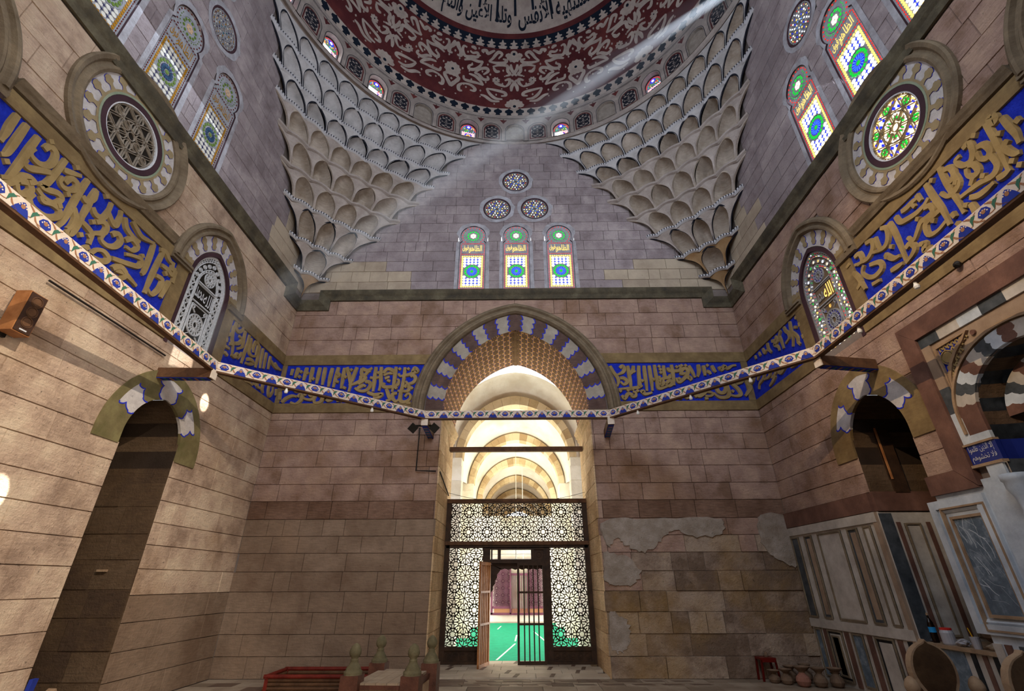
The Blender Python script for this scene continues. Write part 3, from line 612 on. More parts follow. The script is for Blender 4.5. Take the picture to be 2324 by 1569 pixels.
def voussoir_ring(F, cx, zs, ai, hi, ao, ho, N, colors, lobes, amp, parent, w=.03, t0=0.0, t1=1.0, name='voussoir', line='blue_line', lw=.03, cols=5, rows=24, skipline=()):
    def pt(t, s):
        a = archpt(t, cx, zs, ai, hi); b = archpt(t, cx, zs, ao, ho); return (a[0] + (b[0] - a[0]) * s, a[1] + (b[1] - a[1]) * s)
    J = []
    for i in range(N + 1):
        t = t0 + (t1 - t0) * i / N; sg = -1 if t < .5 else 1
        am = amp if 0 < i < N else 0
        J.append([(s / rows, t + sg * zig(s / rows, lobes, am)) for s in range(rows + 1)])
    for i in range(N):
        m = MB(); vs = []
        for r in range(rows + 1):
            s = J[i][r][0]; a, b = J[i][r][1], J[i + 1][r][1]
            for c in range(cols + 1):
                p = pt(a + (b - a) * c / cols, s); vs.append(F(p[0], p[1], w))
        fs = [(r * (cols + 1) + c, r * (cols + 1) + c + 1, (r + 1) * (cols + 1) + c + 1, (r + 1) * (cols + 1) + c) for r in range(rows) for c in range(cols)]
        m.add(vs, fs, colors[i % len(colors)])
        bk = []                                       # inner edge returns into the wall
        for c in range(cols + 1):
            p = pt(J[i][0][1] + (J[i + 1][0][1] - J[i][0][1]) * c / cols, 0); bk += [F(p[0], p[1], w), F(p[0], p[1], -.03)]
        m.add(bk, [(2 * c, 2 * c + 1, 2 * c + 3, 2 * c + 2) for c in range(cols)], colors[i % len(colors)])
        m.build(name, parent, loc=parent and tuple(-x for x in parent.location) if parent else None)
    if line:
        m = MB()
        for i in range(1, N):
            if i in skipline: continue
            ribbon(m, F, [pt(t, s) for s, t in J[i]], lw, w - .01, w + .006, line, bev=0)
        m.build('joint_line', parent, loc=tuple(-x for x in parent.location))
voussoir_ring(FB, CX, 6.36, 2.10, 2.62, 2.62, 3.20, 21, ['voussoir_dark', 'voussoir_light'], 3, .011, arch_s, w=.045)
# soffit: gold ground with brown cloud tiles
Lt = 200; Apts = [archpt(i / Lt, CX, 6.36, 2.10, 2.62) for i in range(Lt + 1)]; cum = [0]
for i in range(Lt): cum.append(cum[-1] + hypot(Apts[i + 1][0] - Apts[i][0], Apts[i + 1][1] - Apts[i][1]))
def FS(u, v, w):                                     # u along the arch, v depth, w inwards
    u = min(max(u, 0), cum[-1] - 1e-6); i = min(int(np.searchsorted(cum, u, 'right')) - 1, Lt - 1); f = (u - cum[i]) / (cum[i + 1] - cum[i])
    a, b = Apts[i], Apts[i + 1]; dx, dz = b[0] - a[0], b[1] - a[1]; d = hypot(dx, dz)
    return (a[0] + dx * f + dz / d * w, 7 + v, a[1] + dz * f - dx / d * w)
mb = MB(); vs = []
for i in range(0, Lt + 1, 2): vs += [(Apts[i][0], 6.96, Apts[i][1]), (Apts[i][0], 9.56, Apts[i][1])]
mb.add(vs, [(2 * i, 2 * i + 1, 2 * i + 3, 2 * i + 2) for i in range(Lt // 2)], 'soffit_gold'); soff = mb.build('arch_soffit', wall_back)
tl = MB(); th, td = cum[-1] / 36, .33
for i in range(36):
    for j in range(-1, 9):
        cu, cv = (i + .5) * th, .05 + (j + .5 * (i % 2)) * td
        pts = []
        for q in range(14):
            a = 2 * pi * q / 14; rr = 1 + .16 * cos(6 * a); pts.append((cu + th * .43 * rr * sin(a), min(max(cv + td * .47 * rr * cos(a) * (1 if abs(cos(a)) > .3 else 1.1), 0), 2.54)))
        prism(tl, FS, [(cu + (p[0] - cu) * 1.13, cv + (p[1] - cv) * 1.07) for p in pts], 0, .004, 'soffit_blue'); prism(tl, FS, pts, .004, .01, 'soffit_brown')
for q in (0,): box(tl, FS, (cum[-1] / 2 - .06, 0, 0), (cum[-1] / 2 + .06, 2.55, .03), 'soffit_brown')
tl.build('soffit_tile', soff, 'stuff')
# jambs
def FJL(u, v, w): return (CX - 2.10 + w, u, v)
def FJR(u, v, w): return (CX + 2.10 - w, u, v)
for F in (FJL, FJR):
    m = MB(); sheet(m, F, 6.97, 9.56, -.03, 6.37, [], -.03, 'mortar'); jb = m.build('portal_jamb', wall_back)
    m = MB(); sweep(m, F, [(6.96, 6.28), (9.56, 6.28)], [(-.22, 0), (-.18, .05), (-.1, .05), (-.06, .11), (.0, .11), (.05, .15), (.09, .15), (.09, 0)], 'jamb_stone'); m.build('impost_moulding', jb)
    r0 = random.Random(21)
    for r, a, b in courses(LOW[:-1], 6.98, 9.55, .7, 1.5, [], r0):
        m = MB(); block_mesh(m, F, r, .008, -.03, r0.uniform(0, .01), 'jamb_stone'); m.build('stone_block', jb)
m = MB(); box(m, world, (CX - 2.08, 8.7, 5.62), (CX + 2.08, 8.84, 5.76), 'wood_brown'); tag(m.build('tie_beam'), 'plain brown wooden tie beam spanning the portal above the screen', 'beam')
m = MB(); box(m, world, (.02, 8.66, 5.60), (.16, 8.70, 5.64), 'white_lime'); box(m, world, (.06, 8.64, 5.5), (.12, 8.72, 5.62), 'white_lime')

# ================================================================ ARCADE beyond the portal
arc = empty('wall_arcade', (0.03, 9.6, 0)); tag(arc, 'vaulted arcade of pale plaster bays and stone arches seen through the portal', kind='structure')
def AR(mb, name, kind=None, par=None):
    o = mb.build(name, par or arc, kind)
    if not par: o.location = (-.03, -9.6, 0)
    return o
AY = [10.7 + 4.9 * k for k in range(7)]; AX = 0.03
def FA(y0): return lambda u, v, w: (AX + u, y0 - w, v)
for k, y0 in enumerate(AY):
    F = FA(y0)
    N = 19
    for i in range(N):                                # transverse rib, stone by stone
        m = MB(); vs = []
        for c in range(4):
            t = (i + (c / 3) * .98) / N
            a = archpt(t, 0, 5.9, 1.9, 1.98); b = archpt(t, 0, 5.9, 2.15, 2.32)
            vs += [F(a[0], a[1], 0), F(b[0], b[1], 0), F(b[0], b[1], -.55), F(a[0], a[1], -.55)]
        m.add(vs, [(4 * c + q, 4 * c + (q + 1) % 4, 4 * c + 4 + (q + 1) % 4, 4 * c + 4 + q) for c in range(3) for q in range(4)] + [(0, 1, 2, 3), (12, 13, 14, 15)], 'arcade_stone')
        if k < 5: AR(m, 'arch_stone')
        else: AR(m, 'arch_stone')
    for s in (-1, 1):                                 # piers
        m = MB(); box(m, F, (s * 1.92, 0, 0), (s * 2.75, 5.9, -.55), 'pier_stone'); p = AR(m, 'pier')
        for z in range(11):
            for q in range(1 if k > 1 else 2):
                m = MB(); x0 = s * (1.90 + q * .42); x1 = s * (1.90 + (q + 1) * .42); box(m, F, (x0, z * .51 + .01, .012), (x1, z * .51 + .50, -.562), 'pier_stone')
                if k < 3: o = m.build('stone_block', p)
        m = MB(); box(m, F, (s * 2.15, 5.9, -.1), (s * 2.75, 9.2, -.45), 'arcade_plaster'); AR(m, 'wall_panel')
# vaults: slightly domed plaster webs between the ribs
for k in range(-1, 6):
    ya = 9.56 if k < 0 else AY[k] + .27; yb = AY[k + 1] + .27; n, q = 28, 8; vs = []
    for j in range(q + 1):
        f = j / q; rise = .75 * sin(pi * (f if k >= 0 else .35 + .65 * f))
        for i in range(n + 1):
            a = archpt(i / n, 0, 5.9, 2.15, 2.32); b = .4 * sin(pi * i / n)
            vs.append((AX + a[0] * (1 + rise * .25), ya + (yb - ya) * f, a[1] + rise * (b + .3 * sin(pi * i / n))))
    m = MB(); m.add(vs, [(j * (n + 1) + i, j * (n + 1) + i + 1, (j + 1) * (n + 1) + i + 1, (j + 1) * (n + 1) + i) for j in range(q) for i in range(n)], 'arcade_plaster'); AR(m, 'vault_web').data.polygons.foreach_set('use_smooth', [True] * (n * q))
    for s in (-1, 1):                                 # side wall above an arched opening
        if k < 0: continue
        F = (lambda u, v, w, s=s: (AX + s * (2.72 + w), u, v)); yc = (AY[k] + .55 + AY[k + 1]) / 2
        m = MB(); sheet(m, F, ya - .27, yb, 0, 9.3, [arch_half(yc, 3.9, 1.75, 2.6, -1)], 0, 'arcade_plaster'); AR(m, 'side_wall')
        m = MB(); A2 = arch(yc, 3.9, 1.75, 2.5, 20, 0); sweep(m, F, A2, [(.02, 0), (.02, -.04), (.02, -.04), (.02, .6), (.3, .6), (.3, 0)], 'arcade_stone'); AR(m, 'side_arch')
m = MB(); box(m, world, (-30, 9.56, -.12), (30, 60, -.03), 'threshold_marble'); tag(m.build('terrace_ground', kind='structure'), 'pale paved ground of the courtyard outside')
m = MB(); box(m, world, (-2.6, 9.56, -.03), (2.7, 23.2, .0), 'carpet_green'); gc = m.build('green_carpet'); tag(gc, 'bright green carpet laid along the arcade floor', 'carpet')
for pts in ([(-.55, 9.9), (-.05, 13.8)], [(-.05, 14.6), (.0, 16.8)], [(1.2, 13.0), (.95, 16.0), (.75, 18.4)], [(-.9, 19.5), (-.8, 21.2)]):
    m = MB(); ribbon(m, FF, pts, .06, .0, .004, 'carpet_line'); m.build('white_seam', gc)
# far wooden screen with a door at the end of the arcade
fs_ = empty('far_screen', (.15, 24.4, 0)); tag(fs_, 'dark red wooden lattice screen at the far end of the green carpet', 'screen')
def FSC(u, v, w): return (u, -w, v)
m = MB(); box(m, world, (-6, 24.6, -.1), (6, 25.0, 5.6), 'arcade_plaster'); tag(m.build('end_wall', kind='structure'), 'pale stone wall behind the far lattice screen'); bpy.data.objects['end_wall'].name = 'wall_far'
def star_lattice(mb, F, x0, x1, z0, z1, cell, bar, w0, w1, k, oy=0.0, ox=0.0):
    # interlaced star pattern: 12-rayed stars on a square grid joined by small octagon rosettes
    segs = []
    def cl(a, b):
        (ax, ay), (bx, by) = a, b; t0, t1 = 0.0, 1.0; dx, dy = bx - ax, by - ay
        for p, q in ((-dx, ax - x0), (dx, x1 - ax), (-dy, ay - z0), (dy, z1 - ay)):
            if abs(p) < 1e-9:
                if q < 0: return
            else:
                r = q / p
                if p < 0: t0 = max(t0, r)
                else: t1 = min(t1, r)
        if t0 < t1 - 1e-3: segs.append(((ax + dx * t0, ay + dy * t0), (ax + dx * t1, ay + dy * t1)))
    nx = int((x1 - x0) / cell) + 3; nz = int((z1 - z0) / cell) + 3
    for i in range(-1, nx):
        for j in range(-1, nz):
            for (dx, dz, n, R) in ((0, 0, 12, .56), (.5, .5, 8, .30)):
                cx, cz = x0 + ox + (i + dx) * cell, z0 + oy + (j + dz) * cell
                P = lambda r, a: (cx + R * cell * r * cos(a), cz + R * cell * r * sin(a))
                for q in range(n):
                    a0 = 2 * pi * q / n + pi / n * (0 if n == 12 else 1); a1 = a0 + 2 * pi / n; am = a0 + pi / n
                    cl(P(.0, am), P(.36, am)) if n == 12 and q % 2 == 0 else None
                    cl(P(.62, a0), P(.36, am)); cl(P(.36, am), P(.62, a1)); cl(P(.62, a0), P(.95, a0))
                    cl(P(.95, a0), P(.80, am)); cl(P(.80, am), P(.95, a1)); 
                    if n == 12: cl(P(.80, am), P(.62, am)) ; cl(P(.62, am), P(.62, a0)) if False else None
    for a, b in segs: ribbon(mb, F, [a, b], bar, w0, w1, k, bev=.1)
def at(m, name, par, kind=None): return m.build(name, par, kind)
for x0, x1 in ((-1.35, -.42), (.72, 1.5)):
    m = MB(); star_lattice(m, lambda u, v, w: (u - .15, -w, v), x0, x1, .75, 3.0, .36, .026, 0, .04, 'far_wood'); at(m, 'lattice', fs_, 'stuff')
for a, b in (((-1.5, .35), (-1.38, 3.1)), ((1.5, .35), (1.62, 3.1)), ((-.42, .35), (-.33, 3.1)), ((.62, .35), (.71, 3.1)), ((-1.5, 3.02), (1.62, 3.14)), ((-1.5, .3), (1.62, .42)), ((-1.4, .62), (-.4, .74)), ((.65, .62), (1.6, .74)), ((-.35, 2.3), (.65, 2.42))):
    m = MB(); box(m, lambda u, v, w: (u - .15, -w, v), (a[0], a[1], 0), (b[0], b[1], .07), 'far_wood'); at(m, 'frame_rail', fs_)
for i in range(9):
    m = MB(); box(m, lambda u, v, w: (u - .15, -w, v), (-.30 + i * .11, .45, 0), (-.26 + i * .11, 2.3, .04), 'far_wood'); at(m, 'door_bar', fs_)
m = MB(); box(m, lambda u, v, w: (u - .15, -w, v), (-1.3, .42, 0), (1.5, .62, .03), 'beam_tan'); at(m, 'base_panel', fs_)
# ceiling fans hanging in the arcade
for q, (x, yy, z) in enumerate(((.0, 18.0, 2.75), (.35, 21.0, 2.95))):
    f = empty('ceiling_fan', (x, yy, z)); tag(f, ('white ceiling fan hanging over the carpet, nearer of the two', 'white ceiling fan hanging over the carpet, farther of the two')[q], 'fan', 'ceiling fans in the arcade')
    m = MB(); lathe(m, [(.02, .1), (.11, .06), (.13, 0), (.08, -.06), (.02, -.08)], 'fan_white', 12); m.build('motor', f)
    m = MB(); box(m, world, (-.015, -.015, .05), (.015, .015, 5.3), 'fan_white'); m.build('rod', f)
    for b in range(3):
        a = b * 2.094 + .4; m = MB(); prism(m, lambda u, v, w: (u * cos(a) - v * sin(a), u * sin(a) + v * cos(a), w), [(.1, -.05), (.6, -.08), (.6, .08), (.1, .05)], -.005, .01, 'fan_white'); m.build('blade', f)

# ================================================================ WOODEN SCREEN in the portal
sc = empty('lattice_screen', (.05, 8.9, 0)); tag(sc, 'dark wooden lattice screen with central doorway closing the portal', 'screen')
def FW(u, v, w): return (u - .05, -w, v)              # local to the screen's base
def rail(x0, z0, x1, z1, w=.06, k='wood_dark', nm='frame_rail', d=-.06):
    m = MB(); box(m, FW, (x0, z0, d), (x1, z1, w), k); return m.build(nm, sc)
rail(-2.04, 0.03, -1.90, 4.17); rail(2.00, 0.03, 2.14, 4.17)
rail(-2.04, 4.08, 2.14, 4.20, .09, 'wood_brown'); rail(-2.04, 2.92, 2.14, 3.02, .10, 'wood_brown'); rail(-2.0, 2.84, 2.1, 2.92)
rail(-.93, .03, -.72, 2.86); rail(.82, .03, 1.00, 2.86); rail(-.72, 2.44, .82, 2.54); rail(-.72, 2.80, .82, 2.86)
rail(-.50, 2.54, -.42, 2.80); rail(.46, 2.54, .54, 2.80); rail(-.70, 2.54, -.66, 2.8)
rail(-2.0, .34, -.9, .42, .07); rail(.98, .34, 2.05, .42, .07); rail(-2.0, .03, -.9, .10, .07); rail(.98, .03, 2.05, .10, .07)
def carved(x0, x1, z0, z1):
    m = MB(); box(m, FW, (x0, z0, -.04), (x1, z1, .02), 'wood_dark'); p = m.build('carved_panel', sc); m = MB(); n = int((x1 - x0) / .17)
    for i in range(n):
        cx = x0 + (i + .5) * (x1 - x0) / n; ribbon(m, FW, circle(cx, (z0 + z1) / 2, min(.07, (z1 - z0) * .36), 8), .02, .02, .04, 'wood_dark', closed=True)
        disc(m, FW, cx, (z0 + z1) / 2, .03, .02, .045, 'wood_dark', 6)
    m.build('carving', p)
carved(-1.9, -.93, .10, .34); carved(1.0, 2.0, .10, .34); carved(.54, .82, 2.54, 2.80)
for x0, x1, z0, z1, c, ox, oz in ((-1.90, 2.0, 3.02, 4.08, .55, .25, .53), (-1.90, -.93, .42, 2.84, .57, .48, .0), (1.0, 2.0, .42, 2.84, .57, .50, .0)):
    m = MB(); star_lattice(m, FW, x0, x1, z0, z1, c, .024, -.02, .02, 'wood_dark', oz, ox); m.build('lattice', sc, 'stuff')
for x0, x1 in ((-.66, -.50), (-.42, .46)):            # small glazed lights over the door
    m = MB(); n = 2 if x1 - x0 > .5 else 1
    for i in range(n + 1): box(m, FW, (x0 + (x1 - x0) * i / n - .008, 2.54, -.01), (x0 + (x1 - x0) * i / n + .008, 2.80, .01), 'grille_white')
    for z in (2.55, 2.68, 2.79): box(m, FW, (x0, z - .005, -.01), (x1, z + .005, .01), 'grille_white')
    m.build('glazing_bar', sc)
# scalloped valance inside the doorway
m = MB(); P = [(-.72, 2.44)]; n = 12
for i in range(n + 1): P += [(-.40 + 1.2 * i / n, 2.27 + (.035 if i % 2 else 0))]
P += [(.82, 2.44)]
prism(m, FW, P, -.10, -.06, 'wood_dark'); P = [(-.74, 2.44), (-.40, 2.30)]
for i in range(9): P.append((-.46 - (.035 if i % 2 else 0) - i * .028, 2.22 - i * .075))
P += [(-.72, 1.55)]; prism(m, FW, P, -.10, -.06, 'wood_dark'); m.build('scalloped_valance', sc)
def leaf(hx_, w, ang, k, cnt, label, cross):
    d = empty('door_leaf', (hx_, 8.82, 0)); d.rotation_euler = (0, 0, ang); tag(d, label, 'door', 'door leaves')
    sg = 1 if w > 0 else -1; W_ = abs(w)
    def r(x0, z0, x1, z1, dd, nm): m = MB(); box(m, lambda u, v, t: (sg * u, -t, v), (x0, z0, -dd), (x1, z1, dd), k); m.build(nm, d)
    r(0, .03, .06, 2.46, .028, 'stile'); r(W_ - .06, .03, W_, 2.46, .028, 'stile')
    r(0, .03, W_, .11, .025, 'rail'); r(0, 2.38, W_, 2.46, .025, 'rail')
    for z in cross: r(0, z, W_, z + .05, .032, 'rail')
    for i in range(cnt):
        x = .06 + (W_ - .12) * (i + 1) / (cnt + 1); r(x - .017, .1, x + .017, 2.4, .015, 'bar')
leaf(.82, -.77, radians(2), 'wood_dark', 4, 'closed right door leaf of dark upright wooden bars', (.92, 1.68))
leaf(-.72, .72, radians(-108), 'wood_orange', 4, 'open left door leaf of orange-brown wooden bars', (.95, 1.70))
DOME_SCROLL = [[-239,246,-245,258,-235,286,-228,312],[-228,312,-213,289,-200,272,-202,251,-212,252],[-179,300,-191,303,-194,283,-182,257,-157,263,-137,269,-138,288,-156,282,-166,290],[-114,294,-121,303,-106,307,-99,294,-82,307,-73,313],[-94,257,-80,274,-69,295,-58,307,-45,298,-57,278],[-94,257,-68,254,-38,257,-27,269,-42,276],[-184,238,-159,251,-132,247,-115,252],[-115,252,-125,227,-141,206,-161,200,-165,214,-151,227],[-79,233,-56,244,-26,243,-23,216,-14,201,-31,192],[-76,230,-66,212,-52,214],[-143,186,-124,212,-101,221,-95,207,-111,187],[-143,186,-128,183,-110,163,-93,167,-97,183],[-180,160,-176,141,-154,138,-131,137,-109,131],[-109,131,-121,153,-139,171,-162,176],[-247,142,-236,115,-222,80],[-222,80,-215,101,-200,122,-196,140,-207,143],[-244,144,-231,155,-230,140],[-180,76,-191,75,-193,99,-180,118],[-180,118,-155,120,-138,105,-140,91,-154,91],[-97,117,-85,90,-65,68,-41,66],[-97,117,-69,114,-36,104,-30,88,-46,83],[-117,77,-101,73,-78,53,-51,53],[-70,151,-53,145,-31,135],[-31,135,-17,156,-17,176,-34,168],[-12,251,-9,224,9,192],[-11,111,-8,140,9,173],[-164,309,-152,309,-145,301]]
DOME_DOTS = [(-220,267),(-57,278),(-154,230),(-40,219),(-115,202),(-152,150),(-220,124),(-168,102),(-63,89),(-42,151),(12,235),(8,129),(-174,281),(-134,311),(-118,100),(-97,241),(-240,238),(-186,194),(-86,193),(-101,150),(-21,292)]
# ================================================================ MUQARNAS PENDENTIVES
TIER_Z = [10.17, 10.93, 11.71, 12.63, 13.43, 14.27, 15.07, 15.77, 16.68, 17.44]
TIER_R = [sqrt(49 + (7 - c) ** 2) for c in (.1, .84, 1.53, 2.35, 2.96, 3.56, 4.07, 4.60, 5.17, 5.80)]
NCELL = [0, 1, 3, 4, 5, 6, 7, 8, 9]
def fmax(r): return pi / 4 - acos(min(1, 7 / r))
def wv(v): # half opening of a cell at height v (unit width 1)
    if v <= .36: return .445
    q = (v - .36) / .54
    return .445 * max(0.0, 1 - q ** 2.0) ** .68 if q < 1 else 0.0
def pendentive(side, n):
    base = -pi / 4 if side < 0 else pi / 4
    lab = 'stalactite vaulting filling the %s back corner under the dome' % ('left' if side < 0 else 'right')
    ob = empty('trim_%d' % n, (side * 6.9, 6.9, 10.2)); tag(ob, lab, kind='structure')
    inv = tuple(-c for c in ob.location)
    for k in range(9):
        z0, z1, r0, r1 = TIER_Z[k], TIER_Z[k + 1], TIER_R[k], TIER_R[k + 1]; nc = NCELL[k]; U = 2 / (nc + 1)
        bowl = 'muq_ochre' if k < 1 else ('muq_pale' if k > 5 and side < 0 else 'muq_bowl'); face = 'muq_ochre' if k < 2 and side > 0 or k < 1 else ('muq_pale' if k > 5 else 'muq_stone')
        def RF(v): return r0 + (r1 - r0) * v ** 1.3
        def F(s, v, d): # s -1..1 across the tier, v 0..1 up, d outwards
            r = RF(min(max(v, 0), 1)); a = base + side * s * fmax(r) * .998
            x = (r + d) * sin(a); y = (r + d) * cos(a)
            return (min(max(x, -7.0), 7.0), min(y, 7.0), z0 + (z1 - z0) * v)
        line = 'line_navy' if k in (0, 1, 2, 6, 7, 8) else ('muq_bowl' if side < 0 else 'muq_bowl')
        D0 = .36 if k < 7 else .22; NV = 14
        def halfface(mb, b, dr, w0u): # face strip beside border b, direction dr
            vs = []; nn = 4
            for i in range(NV + 1):
                v = i / NV
                for j in range(nn + 1):
                    s = b + dr * (w0u * (.5 - wv(v)) * j / nn); bulge = -.03 * sin(pi * min(v * 1.05, 1)) * (j / nn)
                    vs.append(F(s, v, bulge * (1 if k < 6 else .5)))
            mb.add(vs, [(i * (nn + 1) + j, i * (nn + 1) + j + 1, (i + 1) * (nn + 1) + j + 1, (i + 1) * (nn + 1) + j) for i in range(NV) for j in range(nn)], face)
        def outline(mb, cs, d0=-.012, wd=.030, half=0):
            vv = [0, .12, .24, .34, .42, .5, .57, .64, .70, .76, .81, .85, .88, .899]
            L = [(cs - U * wv(v), v) for v in vv]; R = [(cs + U * wv(v), v) for v in reversed(vv)]
            P = L + R if half == 0 else (L if half < 0 else R)
            wu = wd / (fmax(r1) * r1); G = lambda s, v, w: F(s, v, w)
            vs = []
            for i, (s, v) in enumerate(P):
                a = P[max(i - 1, 0)]; b = P[min(i + 1, len(P) - 1)]
                dx = (b[0] - a[0]) * fmax(r1) * r1; dz = (b[1] - a[1]) * (z1 - z0); dd = hypot(dx, dz) or 1
                ox = -dz / dd * wd / (fmax(r1) * r1); oz = dx / dd * wd / (z1 - z0)
                vs += [F(s, v, d0 + .05), F(s, v, d0), F(s + ox, v + oz, d0), F(s + ox, v + oz, .01)]
            mb.add(vs, [(4 * i + q, 4 * i + q + 1, 4 * i + 5 + q, 4 * i + 4 + q) for i in range(len(P) - 1) for q in range(3)], line)
        # half units against the two walls
        for e in (-1, 1):
            mb = MB(); halfface(mb, e * (1 - U / 2), e, U); o = mb.build('muqarnas_bracket', ob, loc=inv)
            ml = MB(); outline(ml, e * 1.0, half=-e if False else (1 if e < 0 else -1)); ml.build('edge_line', o)
        for j in range(nc):
            cs = -1 + U * (1 + j); mb = MB()
            halfface(mb, cs - U / 2, 1, U); halfface(mb, cs + U / 2, -1, U)
            deep = (k == 2 and j == 1) or (k == 4 and j in (1, 3)) or (k == 6 and j in (1, 3, 5))
            vs = []; nn = 14; D = D0 * (1.7 if deep else 1)
            for i in range(NV + 1):
                v = .9 * (i / NV) ** .9; g = max(0.0, 1 - (v / .9) ** 4.5) ** .5 * (.22 + .78 * sin(pi / 2 * min(v / .6, 1)))
                for q in range(nn + 1):
                    u = -1 + 2 * q / nn; d = D * sqrt(max(0, 1 - u * u * .97)) * g + .04 * (1 if 0 < q < nn else 0) * (v < .88)
                    if deep and v < .80: d -= .16 * abs(cos(1.5 * pi * u)) ** .6 * g * (1 if v < .66 else .3)
                    vs.append(F(cs + U * wv(v) * u, v, d))
            mb.add(vs, [(i * (nn + 1) + q, i * (nn + 1) + q + 1, (i + 1) * (nn + 1) + q + 1, (i + 1) * (nn + 1) + q) for i in range(NV) for q in range(nn)], bowl)
            o = mb.build('muqarnas_cell', ob, loc=inv); o.data.polygons.foreach_set('use_smooth', [True] * len(o.data.polygons))
            ml = MB(); outline(ml, cs); ml.build('edge_line', o)
        # ledge under the tier, following the feet of the cells
        if k > 0:
            r = r0; m = MB(); n2 = (nc + 1) * 8; vs = []; vs2 = []
            fm = fmax(r) * .998; hh = .07; wave = lambda s: .06 * abs(sin(pi * ((s + 1) / U - .5)))
            for i in range(n2 + 1):
                s = -1 + 2 * i / n2; a = base + side * s * fm; dz = .09 * wave(s) / .06
                for rr, zz in ((r + .05, z0 - .02 + dz), (r - .05, z0 - .02 + dz), (r - .05, z0 - .02 - hh + dz), (r + .02, z0 - .05 - hh + dz)):
                    vs.append((min(max(rr * sin(a), -7), 7), min(rr * cos(a), 7), zz))
            m.add(vs, [(4 * i + q, 4 * i + q + 1, 4 * i + 5 + q, 4 * i + 4 + q) for i in range(n2) for q in range(3)], 'line_white' if k in (1, 2, 3, 7, 8) or k == 6 and side < 0 else 'muq_stone')
            led = m.build('tier_ledge', ob, loc=inv)
            if k in (1, 2, 3, 7, 8) or k == 6 and side < 0:
                m = MB(); nch = int(2 * fm * r / .085)
                for i in range(nch):
                    for qz in (0, 1):
                        vs = []
                        for (ss, zz) in ((i + .1, 0), (i + .5, 0), (i + .8, .5), (i + .4, .5)):
                            s = -1 + 2 * min((ss + (0 if qz == 0 else 0)), nch) / nch; a = base + side * s * fm; dz = .09 * wave(s) / .06
                            zq = zz if qz == 0 else 1 - zz
                            vs.append(((r - .054) * sin(a), (r - .054) * cos(a), z0 - .02 - hh * zq + dz))
                        m.add(vs, [(0, 1, 2, 3)], 'line_navy')
                m.build('chevron', led, 'stuff')
    # transition strip between the last tier and the drum
    m = MB(); vs = []
    for i in range(41):
        a = base + side * (-1 + i / 20) * fmax(TIER_R[-1]); 
        for r, z in ((TIER_R[-1], TIER_Z[-1]), (7.0, 17.56)): vs.append((min(max(r * sin(a), -7), 7), min(r * cos(a), 7), z))
    m.add(vs, [(2 * i, 2 * i + 1, 2 * i + 3, 2 * i + 2) for i in range(40)], 'muq_stone'); m.build('top_band', ob, loc=inv)
pendentive(-1, 5); pendentive(1, 6)
# plain pendentives of the two front corners, behind the camera
m = MB()
for sd in (-1, 1):
    vs = []
    for k in range(10):
        for i in range(13):
            r = TIER_R[k]; a = sd * 3 * pi / 4 + (-1 + i / 6) * fmax(r); vs.append((min(max(r * sin(a), -7), 7), max(r * cos(a), -7), TIER_Z[k]))
    m.add(vs, [(k * 13 + i, k * 13 + i + 1, (k + 1) * 13 + i + 1, (k + 1) * 13 + i) for k in range(9) for i in range(12)], 'muq_stone')
tag(m.build('trim_7', kind='structure'), 'plain corner vaulting behind the viewer')

m = MB(); vs = []                                     # flat roof between the square room and the drum
for i in range(97):
    a = 2 * pi * i / 96; q = 7.3 / max(abs(sin(a)), abs(cos(a))); vs += [(7.02 * sin(a), 7.02 * cos(a), 17.62), (q * sin(a), q * cos(a), 17.62)]
m.add(vs, [(2 * i, 2 * i + 1, 2 * i + 3, 2 * i + 2) for i in range(96)], 'mortar'); tag(m.build('trim_13', kind='structure'), 'flat stone slab over the corners around the drum')

